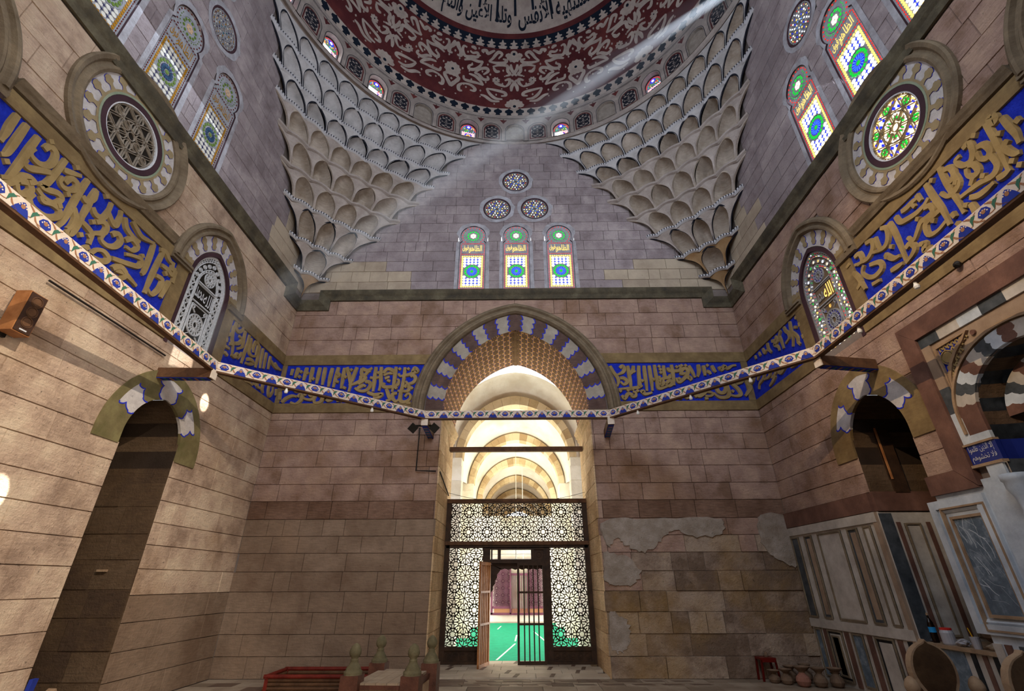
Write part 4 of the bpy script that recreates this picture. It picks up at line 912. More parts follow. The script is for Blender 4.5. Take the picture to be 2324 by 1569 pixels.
# ================================================================ DRUM
DX = .08; RD = 6.97
drum = empty('trim_8', (DX, 0, 17.5)); tag(drum, 'ring of small arched panels and coloured windows at the foot of the dome', kind='structure')
def FDr(u, v, w): a = u / RD; r = RD - w; return (r * sin(a), r * cos(a), v - 17.5)
PW = RD * 2 * pi / 48
mb = MB(); vs = []
for i in range(97):
    a = 2 * pi * i / 96
    for r, z in ((RD + .03, -.12), (RD - .0, -.02)): vs.append((r * sin(a), r * cos(a), z))
mb.add(vs, [(2 * i, 2 * i + 1, 2 * i + 3, 2 * i + 2) for i in range(96)], 'drum_plaster'); mb.build('drum_base', drum)
def panel_mesh(kind):
    m = MB(); A = arch_half(0, 18.12, .345, .37, 17.52)
    n = 26
    # face with arched hole, drawn as fans between outline and rectangle
    P = arch(0, 18.12, .345, .37, 22, 17.54); ring = []
    for x, z in P:
        ax = max(abs(x) / .345, 1e-6); t = min(1.0, max(0.0, (z - 18.12) / .37))
        X = (PW / 2) * (1 if x >= 0 else -1) if t < .7 else PW / 2 * (x / (.345 * sqrt(1 - .49))) ; X = min(max(X, -PW / 2), PW / 2); Z = z if t < .7 else 18.80
        if t >= .7: Z = 18.80
        elif t > .35: Z = z + (18.80 - z) * (t - .35) / .35
        ring.append((X, Z))
    vs = [FDr(x, z, 0) for x, z in P] + [FDr(x, z, 0) for x, z in ring]; q = len(P)
    m.add(vs, [(i, i + 1, q + i + 1, q + i) for i in range(q - 1)], 'drum_plaster')
    m.add([FDr(-PW / 2, 18.80, 0), FDr(PW / 2, 18.80, 0), FDr(PW / 2, 18.97, .0), FDr(-PW / 2, 18.97, .0)], [(0, 1, 2, 3)], 'drum_plaster')
    dp = {'niche': .12, 'painted': .035, 'window': .24}[kind]
    wk = 'drum_niche' if kind != 'window' else 'drum_plaster'
    vs = [FDr(x, z, 0) for x, z in P] + [FDr(x * (.93 if kind == 'window' else 1), z, -dp) for x, z in P]
    m.add(vs, [(i, i + 1, q + i + 1, q + i) for i in range(q - 1)], wk if kind == 'niche' else 'drum_plaster')
    m.add([FDr(-.345, 17.54, 0), FDr(.345, 17.54, 0), FDr(.32, 17.54, -dp), FDr(-.32, 17.54, -dp)], [(0, 1, 2, 3)], 'drum_plaster')
    if kind != 'window':
        m.add([FDr(x, z, -dp) for x, z in P], [tuple(range(q))], 'drum_niche' if kind == 'niche' else 'line_white' if False else 'drum_plaster')
    ribbon(m, FDr, arch(0, 18.12, .375, .40, 22, 17.56), .018, 0, .006, 'line_navy', bev=0)
    for s in (-1, 1): prism(m, FDr, [(s * PW / 2, 18.74), (s * (PW / 2 - .15), 18.74), (s * (PW / 2 - .06), 18.62), (s * PW / 2, 18.52)], 0, .004, 'dome_maroon')
    ribbon(m, FDr, [(-PW / 2, 18.84), (PW / 2, 18.84)], .014, 0, .005, 'line_navy', bev=0)
    if kind == 'painted':
        F2 = lambda u, v, w: FDr(u, v, w + (.012 if w > 0 else 0) - dp)
        ribbon(m, F2, arch(0, 18.12, .30, .32, 22, 17.66), .030, .0, .004, 'dome_maroon', bev=0); ribbon(m, F2, [(-.3, 17.66), (.3, 17.66)], .03, 0, .004, 'dome_maroon', bev=0)
        for i in range(17):
            p = archpt(i / 16, 0, 18.12, .285, .305); disc(m, F2, p[0], p[1], .022, 0, .005, 'dome_maroon', 6)
        for s in (-1, 1):
            for z in range(6): disc(m, F2, s * .285, 17.72 + z * .075, .02, 0, .005, 'dome_maroon', 6)
            V = [[(0, 17.75), (.10, 17.72), (.20, 17.78), (.17, 17.86), (.08, 17.83)], [(0, 17.75), (.06, 17.86), (.18, 17.93), (.22, 18.03), (.15, 18.08), (.10, 18.0)],
                 [(0, 17.98), (.08, 18.05), (.07, 18.14), (0, 18.2)], [(.03, 18.18), (.13, 18.14), (.21, 18.19), (.20, 18.27), (.12, 18.26)], [(0, 18.22), (.09, 18.27), (.10, 18.34), (.02, 18.36), (0, 18.40)],
                 [(.22, 17.95), (.14, 17.95), (.05, 17.93), (0, 17.9)], [(.0, 18.10), (.1, 18.10), (.2, 18.14)]]
            for c in V: ribbon(m, F2, [(s * x, z) for x, z in catmull(c, 4)], .030, 0, .005, 'line_navy', bev=0, wfun=lambda t: .8 + 1.2 * sin(pi * t))
            for x, z in ((.2, 17.84), (.12, 18.03), (.17, 18.24), (.06, 18.3), (.1, 17.93)): prism(m, F2, [(s * x, z - .03), (s * (x + .025), z), (s * x, z + .03), (s * (x - .025), z)], 0, .006, 'line_navy')
        prism(m, F2, [(0, 18.36), (.02, 18.39), (0, 18.44), (-.02, 18.39)], 0, .006, 'line_navy')
    return m
KIND = {0: 'niche', 1: 'painted', 2: 'window', 3: 'painted', 4: 'niche', 5: 'painted', 6: 'window', 7: 'painted', 8: 'niche', 9: 'painted', 10: 'window', 11: 'painted'}
def pkind(i):
    j = i if i <= 24 else i - 48
    if j == -8: return 'window'
    a = abs(j); return KIND[a % 4 + (0 if a % 4 != 0 else (a // 4 % 3) * 0)] if a % 4 else 'niche'
proto = {}
for i in range(48):
    k = pkind(i)
    if k not in proto: proto[k] = panel_mesh(k).build({'niche': 'blind_niche', 'painted': 'painted_panel', 'window': 'window_reveal'}[k], drum); o = proto[k]
    else: o = proto[k].copy(); C.objects.link(o)
    o.parent = drum; o.rotation_euler = (0, 0, -2 * pi * i / 48)
def small_window(n, j, bright, label):
    a = 2 * pi * j / 48; w = empty('window_%d' % n, (DX + (RD + .20) * sin(a), (RD + .20) * cos(a), 17.56)); w.rotation_euler = (0, 0, -a); tag(w, label, kind='structure')
    F = lambda u, v, t: (u, -t, v - 17.56); P = arch(0, 18.10, .33, .37, 20, 17.5)
    if j == 10:
        m = MB(); sweep(m, F, P, [(-.01, 0), (-.01, .03), (.05, .03), (.05, -.06)], 'plum'); m.build('frame', w); return
    m = MB(); prism(m, F, P, -.06, -.005, 'grille_plaster'); m.build('plaster_grille', w)
    m = MB(); sweep(m, F, P, [(-.01, 0), (-.01, .03), (.05, .03), (.05, -.06)], 'plum'); m.build('frame', w)
    hole = bright == 2
    pk = {}
    def put(k, f): pk.setdefault(k, MB()); f(pk[k])
    for q in range(12): put('lit_blue', lambda mb: disc(mb, F, .1 * cos(q * pi / 6) * .8, 18.30 + .1 * sin(q * pi / 6) * .8, .024, 0, .01, 'lit_blue', 6))
    put('lit_cream', lambda mb: disc(mb, F, 0, 18.30, .05, 0, .01, 'lit_white', 10))
    rr = random.Random(n)
    for q in range(46):
        x, z = rr.uniform(-.24, .24), rr.uniform(18.02, 18.38)
        if hypot(x, z - 18.3) > .13 and hypot(x, z - 18.10) < .27: c = rr.choice(['lit_green', 'lit_green', 'lit_red', 'lit_yellow', 'lit_sky']); put(c, lambda mb: disc(mb, F, x, z, .017, 0, .01, c, 5, rot=rr.random()))
    for a_ in range(13):
        for b_ in range(11):
            x, z = -.24 + .04 * a_, 17.58 + .04 * b_
            d = hypot(x, z - 17.78)
            if d < .05: c = 'lit_red'
            elif d < .09: c = 'lit_yellow'
            elif d < .15: c = 'lit_blue'
            else: c = 'lit_red' if (a_ + b_) % 2 else 'lit_white'
            if hole and b_ > 1 and a_ < 8: c = 'lit_white'
            put(c, lambda mb: disc(mb, F, x, z, .019, 0, .01, c, 4, rot=pi / 4))
    for q in range(24): p = archpt(q / 23, 0, 18.10, .285, .32); put('lit_red', lambda mb: disc(mb, F, p[0], p[1], .015, 0, .01, 'lit_red', 4))
    if hole: put('lit_white', lambda mb: prism(mb, F, circle(-.06, 17.78, .15, 12), .0, .02, 'glare'))
    for k, mb in pk.items(): mb.build(k.split('_')[1] + '_glass', w, 'stuff')
M['glare'] = mat('glare', (1, 1, 1), bump=0, emit=(.93, .97, 1), estr=16)
names = {-10: 'farthest left coloured drum window', -8: 'drum window beside the leftmost painted panels, lit pink and blue', -6: 'glaring drum window above the left stalactite vault', -2: 'small red and violet drum window left of the middle niche', 2: 'glaring drum window right of the middle niche', 6: 'drum window with a clear green and red pattern above the right stalactite vault', 10: 'farthest right drum window, where the sunbeam enters'}
for q, (j, br) in enumerate(((-10, 1), (-8, 2), (-6, 2), (-2, 1), (2, 2), (6, 1), (10, 2))): small_window(20 + q, j, br, names[j])
# outer backing so that no sky leaks round the reveals
m = MB(); vs = []
for i in range(49):
    a = 2 * pi * i / 48
    for r, z in ((7.75, 17.2), (7.75, 19.4), (6.9, 19.4)): vs.append((r * sin(a), r * cos(a), z - 17.5))
m.add(vs, [(3 * i + q, 3 * i + q + 1, 3 * i + 4 + q, 3 * i + 3 + q) for i in range(48) for q in range(2) if not (q == 0 and i in (9, 10))], 'mortar'); m.build('drum_backing', drum)

# ================================================================ DOME
PR = [(6.97, 18.95), (6.87, 19.5), (6.66, 20.8), (6.26, 22.1), (5.87, 22.8), (5.2, 23.75), (4.3, 24.75), (3.0, 25.8), (1.5, 26.6), (0.01, 27)]
PQ = catmull(PR, 12); PC = [0]
for a, b in zip(PQ, PQ[1:]): PC.append(PC[-1] + hypot(a[0] - b[0], a[1] - b[1]))
def prof_at(v):
    v = min(max(v, 0), PC[-1] - 1e-5); i = int(np.searchsorted(PC, v, 'right')) - 1; f = (v - PC[i]) / (PC[i + 1] - PC[i])
    (r0, z0), (r1, z1) = PQ[i], PQ[i + 1]; d = hypot(r1 - r0, z1 - z0); return r0 + (r1 - r0) * f, z0 + (z1 - z0) * f, (z1 - z0) / d, (r0 - r1) / d
def FDo(u, v, w):                                    # u azimuth in radians, v up along the shell, w inwards
    r, z, nr, nz = prof_at(v); r -= w * nr; z -= w * nz; return (r * sin(u), r * cos(u), z - 18.95)
BANDS = [(0, .06, 'drum_plaster'), (.06, .42, 'dome_cream'), (.42, .50, 'dome_maroon'), (.50, 3.2, 'dome_maroon'), (3.2, 3.4, 'dome_maroon'), (3.4, 3.82, 'dome_navy'), (3.82, 4.03, 'dome_maroon'), (4.03, 7.0, 'dome_cream'), (7.0, PC[-1], 'dome_maroon')]
mb = MB(); NA = 192
for a, b, k in BANDS:
    n = max(2, int((b - a) / .1)); vs = []
    for j in range(n + 1):
        for i in range(NA + 1): vs.append(FDo(2 * pi * i / NA, a + (b - a) * j / n, 0))
    mb.add(vs, [(j * (NA + 1) + i, j * (NA + 1) + i + 1, (j + 1) * (NA + 1) + i + 1, (j + 1) * (NA + 1) + i) for j in range(n) for i in range(NA)], k)
dome = mb.build('ceiling', kind='structure', loc=(DX, 0, 18.95), smooth=True); tag(dome, 'great dome painted with maroon scrollwork, trefoil border and dark Arabic lettering')
def FS_(az): # ribbon frame in metres about a given azimuth
    return lambda u, v, w: FDo(az + u / prof_at(v)[0], v, w)
# scrollwork: one half cell traced as strokes, mirrored and repeated
def scroll_mesh():
    m = MB(); FU = lambda u, v, w: FDo(u, v, w)
    for mir in (1, -1):
        for s in DOME_SCROLL:
            P = catmull([(radians(s[i] / 10) * 1.02, .42 + (s[i + 1] / 100 - .17) * .97) for i in range(0, len(s), 2)], 4)
            rm = 6.6; Pm = [(x * rm * mir, v) for x, v in P]
            ribbon(m, lambda u, v, w: FDo(u / rm, v, w), Pm, .125, .0, .012, 'dome_cream', bev=0, wfun=lambda t: .55 + .65 * sin(pi * t), flat=True)
        for x, v in DOME_DOTS:
            cu = radians(x / 10) * 1.02 * 6.6 * mir; cv = .42 + (v / 100 - .17) * .97
            prism(m, lambda u, v, w: FDo(u / 6.6, v, w), [(cu, cv - .06), (cu + .04, cv), (cu, cv + .06), (cu - .04, cv)], 0, .012, 'dome_cream')
    def flower(cu, cv, r, n, lo=0, hi=2 * pi, mid='dome_maroon'):
        for q in range(n):
            a = lo + (hi - lo) * (q + .5) / n; F = lambda u, v, w: FDo(u / 6.6, v, w)
            P = [(cu + r * (t * cos(a) - s * sin(a)), cv + r * (t * sin(a) + s * cos(a))) for t, s in ((.15, 0), (.55, .26), (.85, .22), (1.0, 0), (.85, -.22), (.55, -.26))]
            prism(m, F, P, 0, .011 + .0006 * q, 'dome_cream')
        disc(m, lambda u, v, w: FDo(u / 6.6, v, w), cu, cv, r * .42, 0, .02, 'dome_cream', 12); disc(m, lambda u, v, w: FDo(u / 6.6, v, w), cu, cv, r * .17, 0, .023, 'dome_navy', 8)
    flower(radians(22.5) * 6.6, 1.95, .36, 12); 
    flower(radians(-6.6) * 6.6, 1.87, .17, 8); flower(radians(6.6) * 6.6, 1.87, .17, 8)
    flower(0, .52, .40, 7, 0, pi); flower(0, 3.16, .40, 7, pi, 2 * pi)
    for s in (-1, 1):
        for x, v in ((3.5, 2.1), (9, 1.2), (13, 2.95), (18, 1.35), (16.5, 2.1), (4.5, 1.45), (10.5, 2.35), (20.5, .75), (7, .62), (12, .9)):
            disc(m, lambda u, v, w: FDo(u / 6.6, v, w), s * radians(x) * 6.6, v, .035, 0, .01, 'dome_cream', 5)
    return m
sm = scroll_mesh().build('painted_scroll', dome)
for q in range(1, 8): o = sm.copy(); C.objects.link(o); o.rotation_euler = (0, 0, q * pi / 4)
# trefoil border and lower border
def trefoil(m, F, c, v0, h, k, w=.008, s=1.0):
    m0 = [(-.16, 0), (-.13, .10), (-.19, .20), (-.19, .30), (-.09, .34), (-.06, .46), (-.15, .55), (-.14, .66), (-.05, .70), (-.03, .88), (0, 1.0)]
    P = [(c + x * s, v0 + y * h) for x, y in m0] + [(c - x * s, v0 + y * h) for x, y in reversed(m0[:-1])]
    prism(m, F, P, 0, w + .008, k)
m = MB()
for q in range(3): trefoil(m, lambda u, v, w: FDo(u / 6.1, v, w), (q - 1) * .479, 3.40, .38, 'dome_cream')
tm = m.build('trefoil_border', dome)
m = MB()
for q in range(4):
    c = (q - 1.5) * .456
    P = [(c - .10, .08), (c - .07, .16), (c - .17, .22), (c - .16, .30), (c - .05, .36), (c, .41), (c + .05, .36), (c + .16, .30), (c + .17, .22), (c + .07, .16), (c + .10, .08)]
    prism(m, lambda u, v, w: FDo(u / 6.95, v, w), P, 0, .014, 'dome_navy')
bm_ = m.build('lower_border', dome)
for q in range(1, 80 // 3 + 1): o = tm.copy(); C.objects.link(o); o.rotation_euler = (0, 0, q * 2 * pi * 3 / 80)
for q in range(1, 24): o = bm_.copy(); C.objects.link(o); o.rotation_euler = (0, 0, q * 2 * pi / 24)
# inscription round the dome
m = MB(); RT = 5.3
def arc_text(txt, u0, u1, v0, v1, bold=.0):
    V, Fc, _ = text2d(txt, bold=bold)
    m.add([FDo((u0 + (u1 - u0) * a), v0 + (v1 - v0) * b, .012) for a, b in V], Fc, 'dome_navy')
arc_text('وفيها ما تشتهيه الأنفس', radians(2), radians(52), 4.12, 5.30, .02)
arc_text('وتلذ الأعين وأنتم فيها', radians(-40), radians(-1), 4.12, 5.30, .02)
arc_text('خالدون', radians(-60), radians(-43), 4.12, 5.2, .02); arc_text('من ذهب وأكواب', radians(55), radians(80), 4.12, 5.2, .02)
for q in range(15):                                   # tall uprights crossing the upper field
    u = radians(-56 + q * 8.1); F = lambda a, v, w, u=u: FDo(u + a / RT, v, w)
    ribbon(m, F, [(0, 4.55 + .35 * ((q * 7) % 3) / 2), (0, 6.5)], .10, 0, .011, 'dome_navy', bev=0, flat=True); prism(m, F, [(-.04, 6.5), (.1, 6.42), (.04, 6.25), (-.04, 6.2)], 0, .012, 'dome_navy')
m.build('dome_inscription', dome)
m = MB()
for q in range(27):
    u = radians(-53.8 + q * 4.3); F = lambda a, v, w, u=u: FDo(u + a / RT, v, w)
    ribbon(m, F, catmull([(-.2, 5.6), (-.08, 5.7), (0, 5.55), (.08, 5.7), (.2, 5.6)], 4), .045, 0, .009, 'dome_maroon', bev=0, flat=True)
    prism(m, F, [(0, 5.32), (.06, 5.43), (.05, 5.52), (-.05, 5.52), (-.06, 5.43)], 0, .01, 'dome_maroon')
m.build('fleur_border', dome)
# ================================================================ STAINED GLASS WINDOWS
SHARED = {}
def inst(key, make, parent, loc, rot, kind=None, name=None):
    if key not in SHARED: SHARED[key] = make()
    me, nm = SHARED[key]
    o = bpy.data.objects.new(name or nm, me); C.objects.link(o)
    if parent: o.parent = parent
    o.location = loc; o.rotation_euler = rot
    if kind: o['kind'] = kind
    return o
def bake(mb, name):
    o = mb.build(name); me = o.data; bpy.data.objects.remove(o); return me, name
def F0(u, v, w): return (u, -w, v)                   # local window frame: faces -y
ROT = {'B': 0.0, 'L': pi / 2, 'R': -pi / 2}
def place(wall, u, z):
    return {'B': (u, 7.03, z), 'L': (-7.03, u, z), 'R': (7.03, u, z)}[wall]
def glassmap():
    d = {}
    def g(k): return d.setdefault(k, MB())
    return d, g
def tall_window_parts(pre):                          # z measured from the foot, height 2.73, half width .46
    d, g = glassmap(); cy = 2.31
    def D(k, x, z, r, n=8, rot=0, ry=None, h=.012): disc(g(k), F0, x, z, r, 0, h, pre + k, n, ry, rot)
    for q in range(6): a = q * pi / 3; D('cream' if 1 else '', .062 * cos(a + .5), cy + .062 * sin(a + .5), .040, 7)
    for q in range(6): a = q * pi / 3 + .5 + pi / 6; D('yellow', .07 * cos(a), cy + .07 * sin(a), .014, 5)
    for q in range(12): a = q * pi / 6; D('green', .185 * cos(a), cy + .185 * sin(a), .032, 8)
    for s in (-1, 1):
        for q in range(7): a = -1.25 + q * .27; D('green', s * .30 * cos(a), cy + .30 * sin(a) + .02, .014, 4, .3 * q)
    for q in range(17): a = -.75 + q * (pi + 1.5) / 16; D('red', .375 * cos(a), cy + .375 * sin(a), .020, 4, a + pi / 4, None)
    for s in (-1, 1):
        for q in range(26): D('red', s * .40, .13 + q * .071, .011, 4, pi / 4, .026)
    for z in (.10, 1.52, 1.97):
        for q in range(11): D('red', -.35 + q * .07, z, .024, 4, pi / 4 * 0, .013)
    # yellow border beads
    for z in [.19 + i * .0725 for i in range(18)]:
        for s in (-1, 1): D('yellow', s * .335, z, .031, 7)
    for i in range(1, 9):
        for z in (.19, 1.4225): D('yellow', -.335 + i * .0745, z, .031, 7)
    cz = .80                                          # rosette
    for q in range(16): a = q * pi / 8; D('green', .225 * cos(a), cz + .225 * sin(a), .036, 7)
    for q in range(16): a = q * pi / 8; D('blue', .115 * cos(a), cz + .115 * sin(a), .045, 4, a, .016) if 0 else prism(g('blue'), F0, [(.06 * cos(a), cz + .06 * sin(a)), (.165 * cos(a - .13), cz + .165 * sin(a - .13)), (.165 * cos(a + .13), cz + .165 * sin(a + .13))], 0, .012, pre + 'blue')
    for q in range(16): a = q * pi / 8 + pi / 16; prism(g('sky'), F0, [(.07 * cos(a), cz + .07 * sin(a)), (.15 * cos(a - .06), cz + .15 * sin(a - .06)), (.15 * cos(a + .06), cz + .15 * sin(a + .06))], 0, .012, pre + 'sky')
    D('green', 0, cz, .045, 8)
    pt = .125
    for i in range(-2, 3):
        for j in range(-5, 6):
            for ox, oz, k in ((0, 0, 'white'),):
                x, z = i * pt + ox, cz + j * pt * .86 + oz
                if j % 2: x += 0
                if abs(x) < .27 and .25 < z < 1.37 and hypot(x, z - cz) > .29: D('white', x, z, .053, 6, pi / 6, .045)
    for i in range(-3, 3):
        for j in range(-6, 6):
            x, z = (i + .5) * pt, cz + (j + .5) * pt * .86
            if abs(x) < .27 and .24 < z < 1.38 and hypot(x, z - cz) > .28:
                prism(g('blue'), F0, [(x - .034, z), (x - .008, z - .008), (x, z - .034), (x + .008, z - .008), (x + .034, z), (x + .008, z + .008), (x, z + .034), (x - .008, z + .008)], 0, .011, pre + 'blue')
    V, Fc, _ = text2d('الظاهر', bold=.0)
    V2, Fc2, _ = text2d('برقوق', bold=.0)
    g('yellow').add([F0(-.13 + .45 * a, 1.57 + .33 * b, .012) for a, b in V], Fc, pre + 'yellow')
    g('yellow').add([F0(-.35 + .29 * a, 1.64 + .27 * b, .011) for a, b in V2], Fc2, pre + 'yellow')
    return d
TW_OUT = arch(0, 2.27, .45, .46, 24)
TW_OUT = [(-.46, 0), (-.46, 2.0), (-.425, 2.04)] + [(.445 * cos(a), 2.30 + .445 * sin(a)) for a in [pi * (1.17 - i * 1.34 / 22) for i in range(23)]] + [(.425, 2.04), (.46, 2.0), (.46, 0)]
def tall_window(n, wall, u, pre, label):
    w = empty('window_%d' % n, place(wall, u, 10.49)); w.rotation_euler = (0, 0, ROT[wall]); tag(w, label, kind='structure')
    def mk():
        m = MB(); prism(m, F0, TW_OUT, -.08, 0, 'grille_plaster')
        for z in (1.46, 1.56, 1.94, 2.0): ribbon(m, F0, [(-.42, z), (.42, z)], .012, 0, .008, 'grille_plaster', bev=0)
        for s in (-1, 1): ribbon(m, F0, [(s * .37, .14), (s * .37, 1.5)], .010, 0, .012, 'grille_plaster', bev=0)
        ribbon(m, F0, circle(0, 2.31, .24, 24), .012, 0, .014, 'grille_plaster', closed=True, bev=0); ribbon(m, F0, circle(0, .80, .28, 24), .012, 0, .014, 'grille_plaster', closed=True, bev=0)
        return bake(m, 'plaster_grille')
    inst('tw_grille', mk, w, (0, 0, 0), (0, 0, 0))
    def mf():
        m = MB(); sweep(m, F0, TW_OUT + [TW_OUT[0]], [(-.01, 0), (-.01, .03), (.05, .03), (.05, -.06)], 'plum'); return bake(m, 'frame')
    inst('tw_frame', mf, w, (0, 0, 0), (0, 0, 0))
    def ms():                                         # lime smeared round the opening
        m = MB(); r = random.Random(4)
        O = [(x * 1.0 + (x / .46) * (.12 + r.uniform(-.015, .03)), z + (.13 + r.uniform(-.02, .02) if z > 2.1 else 0)) for x, z in TW_OUT]; vs = []
        for a, b in zip(TW_OUT, O): vs += [F0(a[0], a[1], .036), F0(b[0], max(b[1], .0), .038)]
        m.add(vs, [(2 * i, 2 * i + 1, 2 * i + 3, 2 * i + 2) for i in range(len(TW_OUT) - 1)], 'lime_smear'); return bake(m, 'lime_surround')
    inst('tw_lime', ms, w, (0, 0, 0), (0, 0, 0))
    if 'tw_' + pre not in SHARED: SHARED['tw_' + pre] = {k: bake(mb, k + '_glass') for k, mb in tall_window_parts(pre).items()}
    for k, (me, nm) in SHARED['tw_' + pre].items():
        o = bpy.data.objects.new(nm, me); C.objects.link(o); o.parent = w; o['kind'] = 'stuff'
    return w
M['lime_smear'] = mat('lime_smear', hx('8f8c90'), hx('bcbcc4'), scale=3, bump=.4, pits=.3)
def small_roundel(n, wall, u, z, lit, label, r=.50):
    w = empty('window_%d' % n, place(wall, u, z)); w.rotation_euler = (0, 0, ROT[wall]); tag(w, label, kind='structure')
    def mk():
        m = MB(); disc(m, F0, 0, 0, r, -.08, 0, 'roundel_lattice', 32); return bake(m, 'plaster_grille')
    inst('sr_g', mk, w, (0, 0, 0), (0, 0, 0))
    def mf():
        m = MB(); sweep(m, F0, circle(0, 0, r, 36), [(.05, 0), (.05, .02), (.03, .03), (-.05, .03), (-.05, -.06)], 'plum', closed=True); return bake(m, 'frame')
    inst('sr_f', mf, w, (0, 0, 0), (0, 0, 0))
    def ml():
        m = MB(); rr = random.Random(2); vs = []
        for i in range(37): a = 2 * pi * i / 36; q = r + .13 + (rr.uniform(-.02, .03) if i < 36 else 0); vs += [((r) * cos(a), -.036, r * sin(a)), (q * cos(a), -.038, q * sin(a))]
        m.add(vs, [(2 * i, 2 * i + 1, 2 * i + 3, 2 * i + 2) for i in range(36)], 'lime_smear'); return bake(m, 'lime_surround')
    inst('sr_l', ml, w, (0, 0, 0), (0, 0, 0))
    pre = 'lit_' if lit else 'dim_'; key = 'sr_' + pre
    if key not in SHARED:
        d, g = glassmap()
        for R, nn, rr_, ks in ((.10, 8, .017, ('sky', 'cream')), (.19, 12, .020, ('yellow', 'blue', 'white')), (.29, 18, .018, ('cream', 'white', 'blue')), (.38, 24, .014, ('white', 'yellow', 'red'))):
            for q in range(nn): a = 2 * pi * (q + .25) / nn; k = ks[q % len(ks)]; disc(g(k), F0, R * cos(a), R * sin(a), rr_, 0, .02, pre + k, 5)
        SHARED[key] = {k: bake(mb, k + '_glass') for k, mb in d.items()}
        m = MB()
        for R in (.06, .14, .24, .34, .43): ribbon(m, F0, circle(0, 0, R, 24), .012, 0, .022, 'grille_plaster', closed=True, bev=0)
        for q in range(24): a = 2 * pi * q / 24; ribbon(m, F0, [(.06 * cos(a), .06 * sin(a)), (.46 * cos(a + (.3 if q % 2 else -.3)), .46 * sin(a + (.3 if q % 2 else -.3)))], .010, 0, .02, 'grille_plaster', bev=0)
        SHARED[key]['lat'] = bake(m, 'lattice')
    for k, (me, nm) in SHARED[key].items():
        o = bpy.data.objects.new(nm, me); C.objects.link(o); o.parent = w; o['kind'] = 'stuff'
M['roundel_lattice'] = mat('roundel_lattice', hx('4a443c'), hx('77706a'), scale=22, bump=.3, contrast=.6)
wn = 1
pos = ('left', 'middle', 'right')
for i, x in enumerate((-1.40, .10, 1.60)):
    tall_window(wn, 'B', x, 'lit_', '%s of the three brightly lit tall coloured windows on the back wall' % pos[i]); wn += 1
for wl, sd, pre in (('L', 'left', 'dim_'), ('R', 'right', 'lit_')):
    for i, y in enumerate((-1.43, .07, 1.57)):
        tall_window(wn, wl, y, pre, '%s tall coloured window high on the %s wall' % (('cropped front', 'middle', 'back')[i], sd)); wn += 1
for x, z, t in ((.10, 15.38, 'upper'), (-.58, 14.03, 'lower left'), (.78, 14.03, 'lower right')):
    small_roundel(wn, 'B', x, z, True, '%s of the three small round windows on the back wall' % t); wn += 1
for wl, sd, y0 in (('L', 'left', .78), ('R', 'right', .82)):
    small_roundel(wn, wl, y0, 14.05, wl == 'R', 'small round window beside the tall windows high on the %s wall' % sd); wn += 1
    small_roundel(wn, wl, y0 - 1.4, 14.05, wl == 'R', 'small round window in front of its twin high on the %s wall' % sd); wn += 1
    small_roundel(wn, wl, .1, 15.38, wl == 'R', 'topmost small round window on the %s wall' % sd); wn += 1

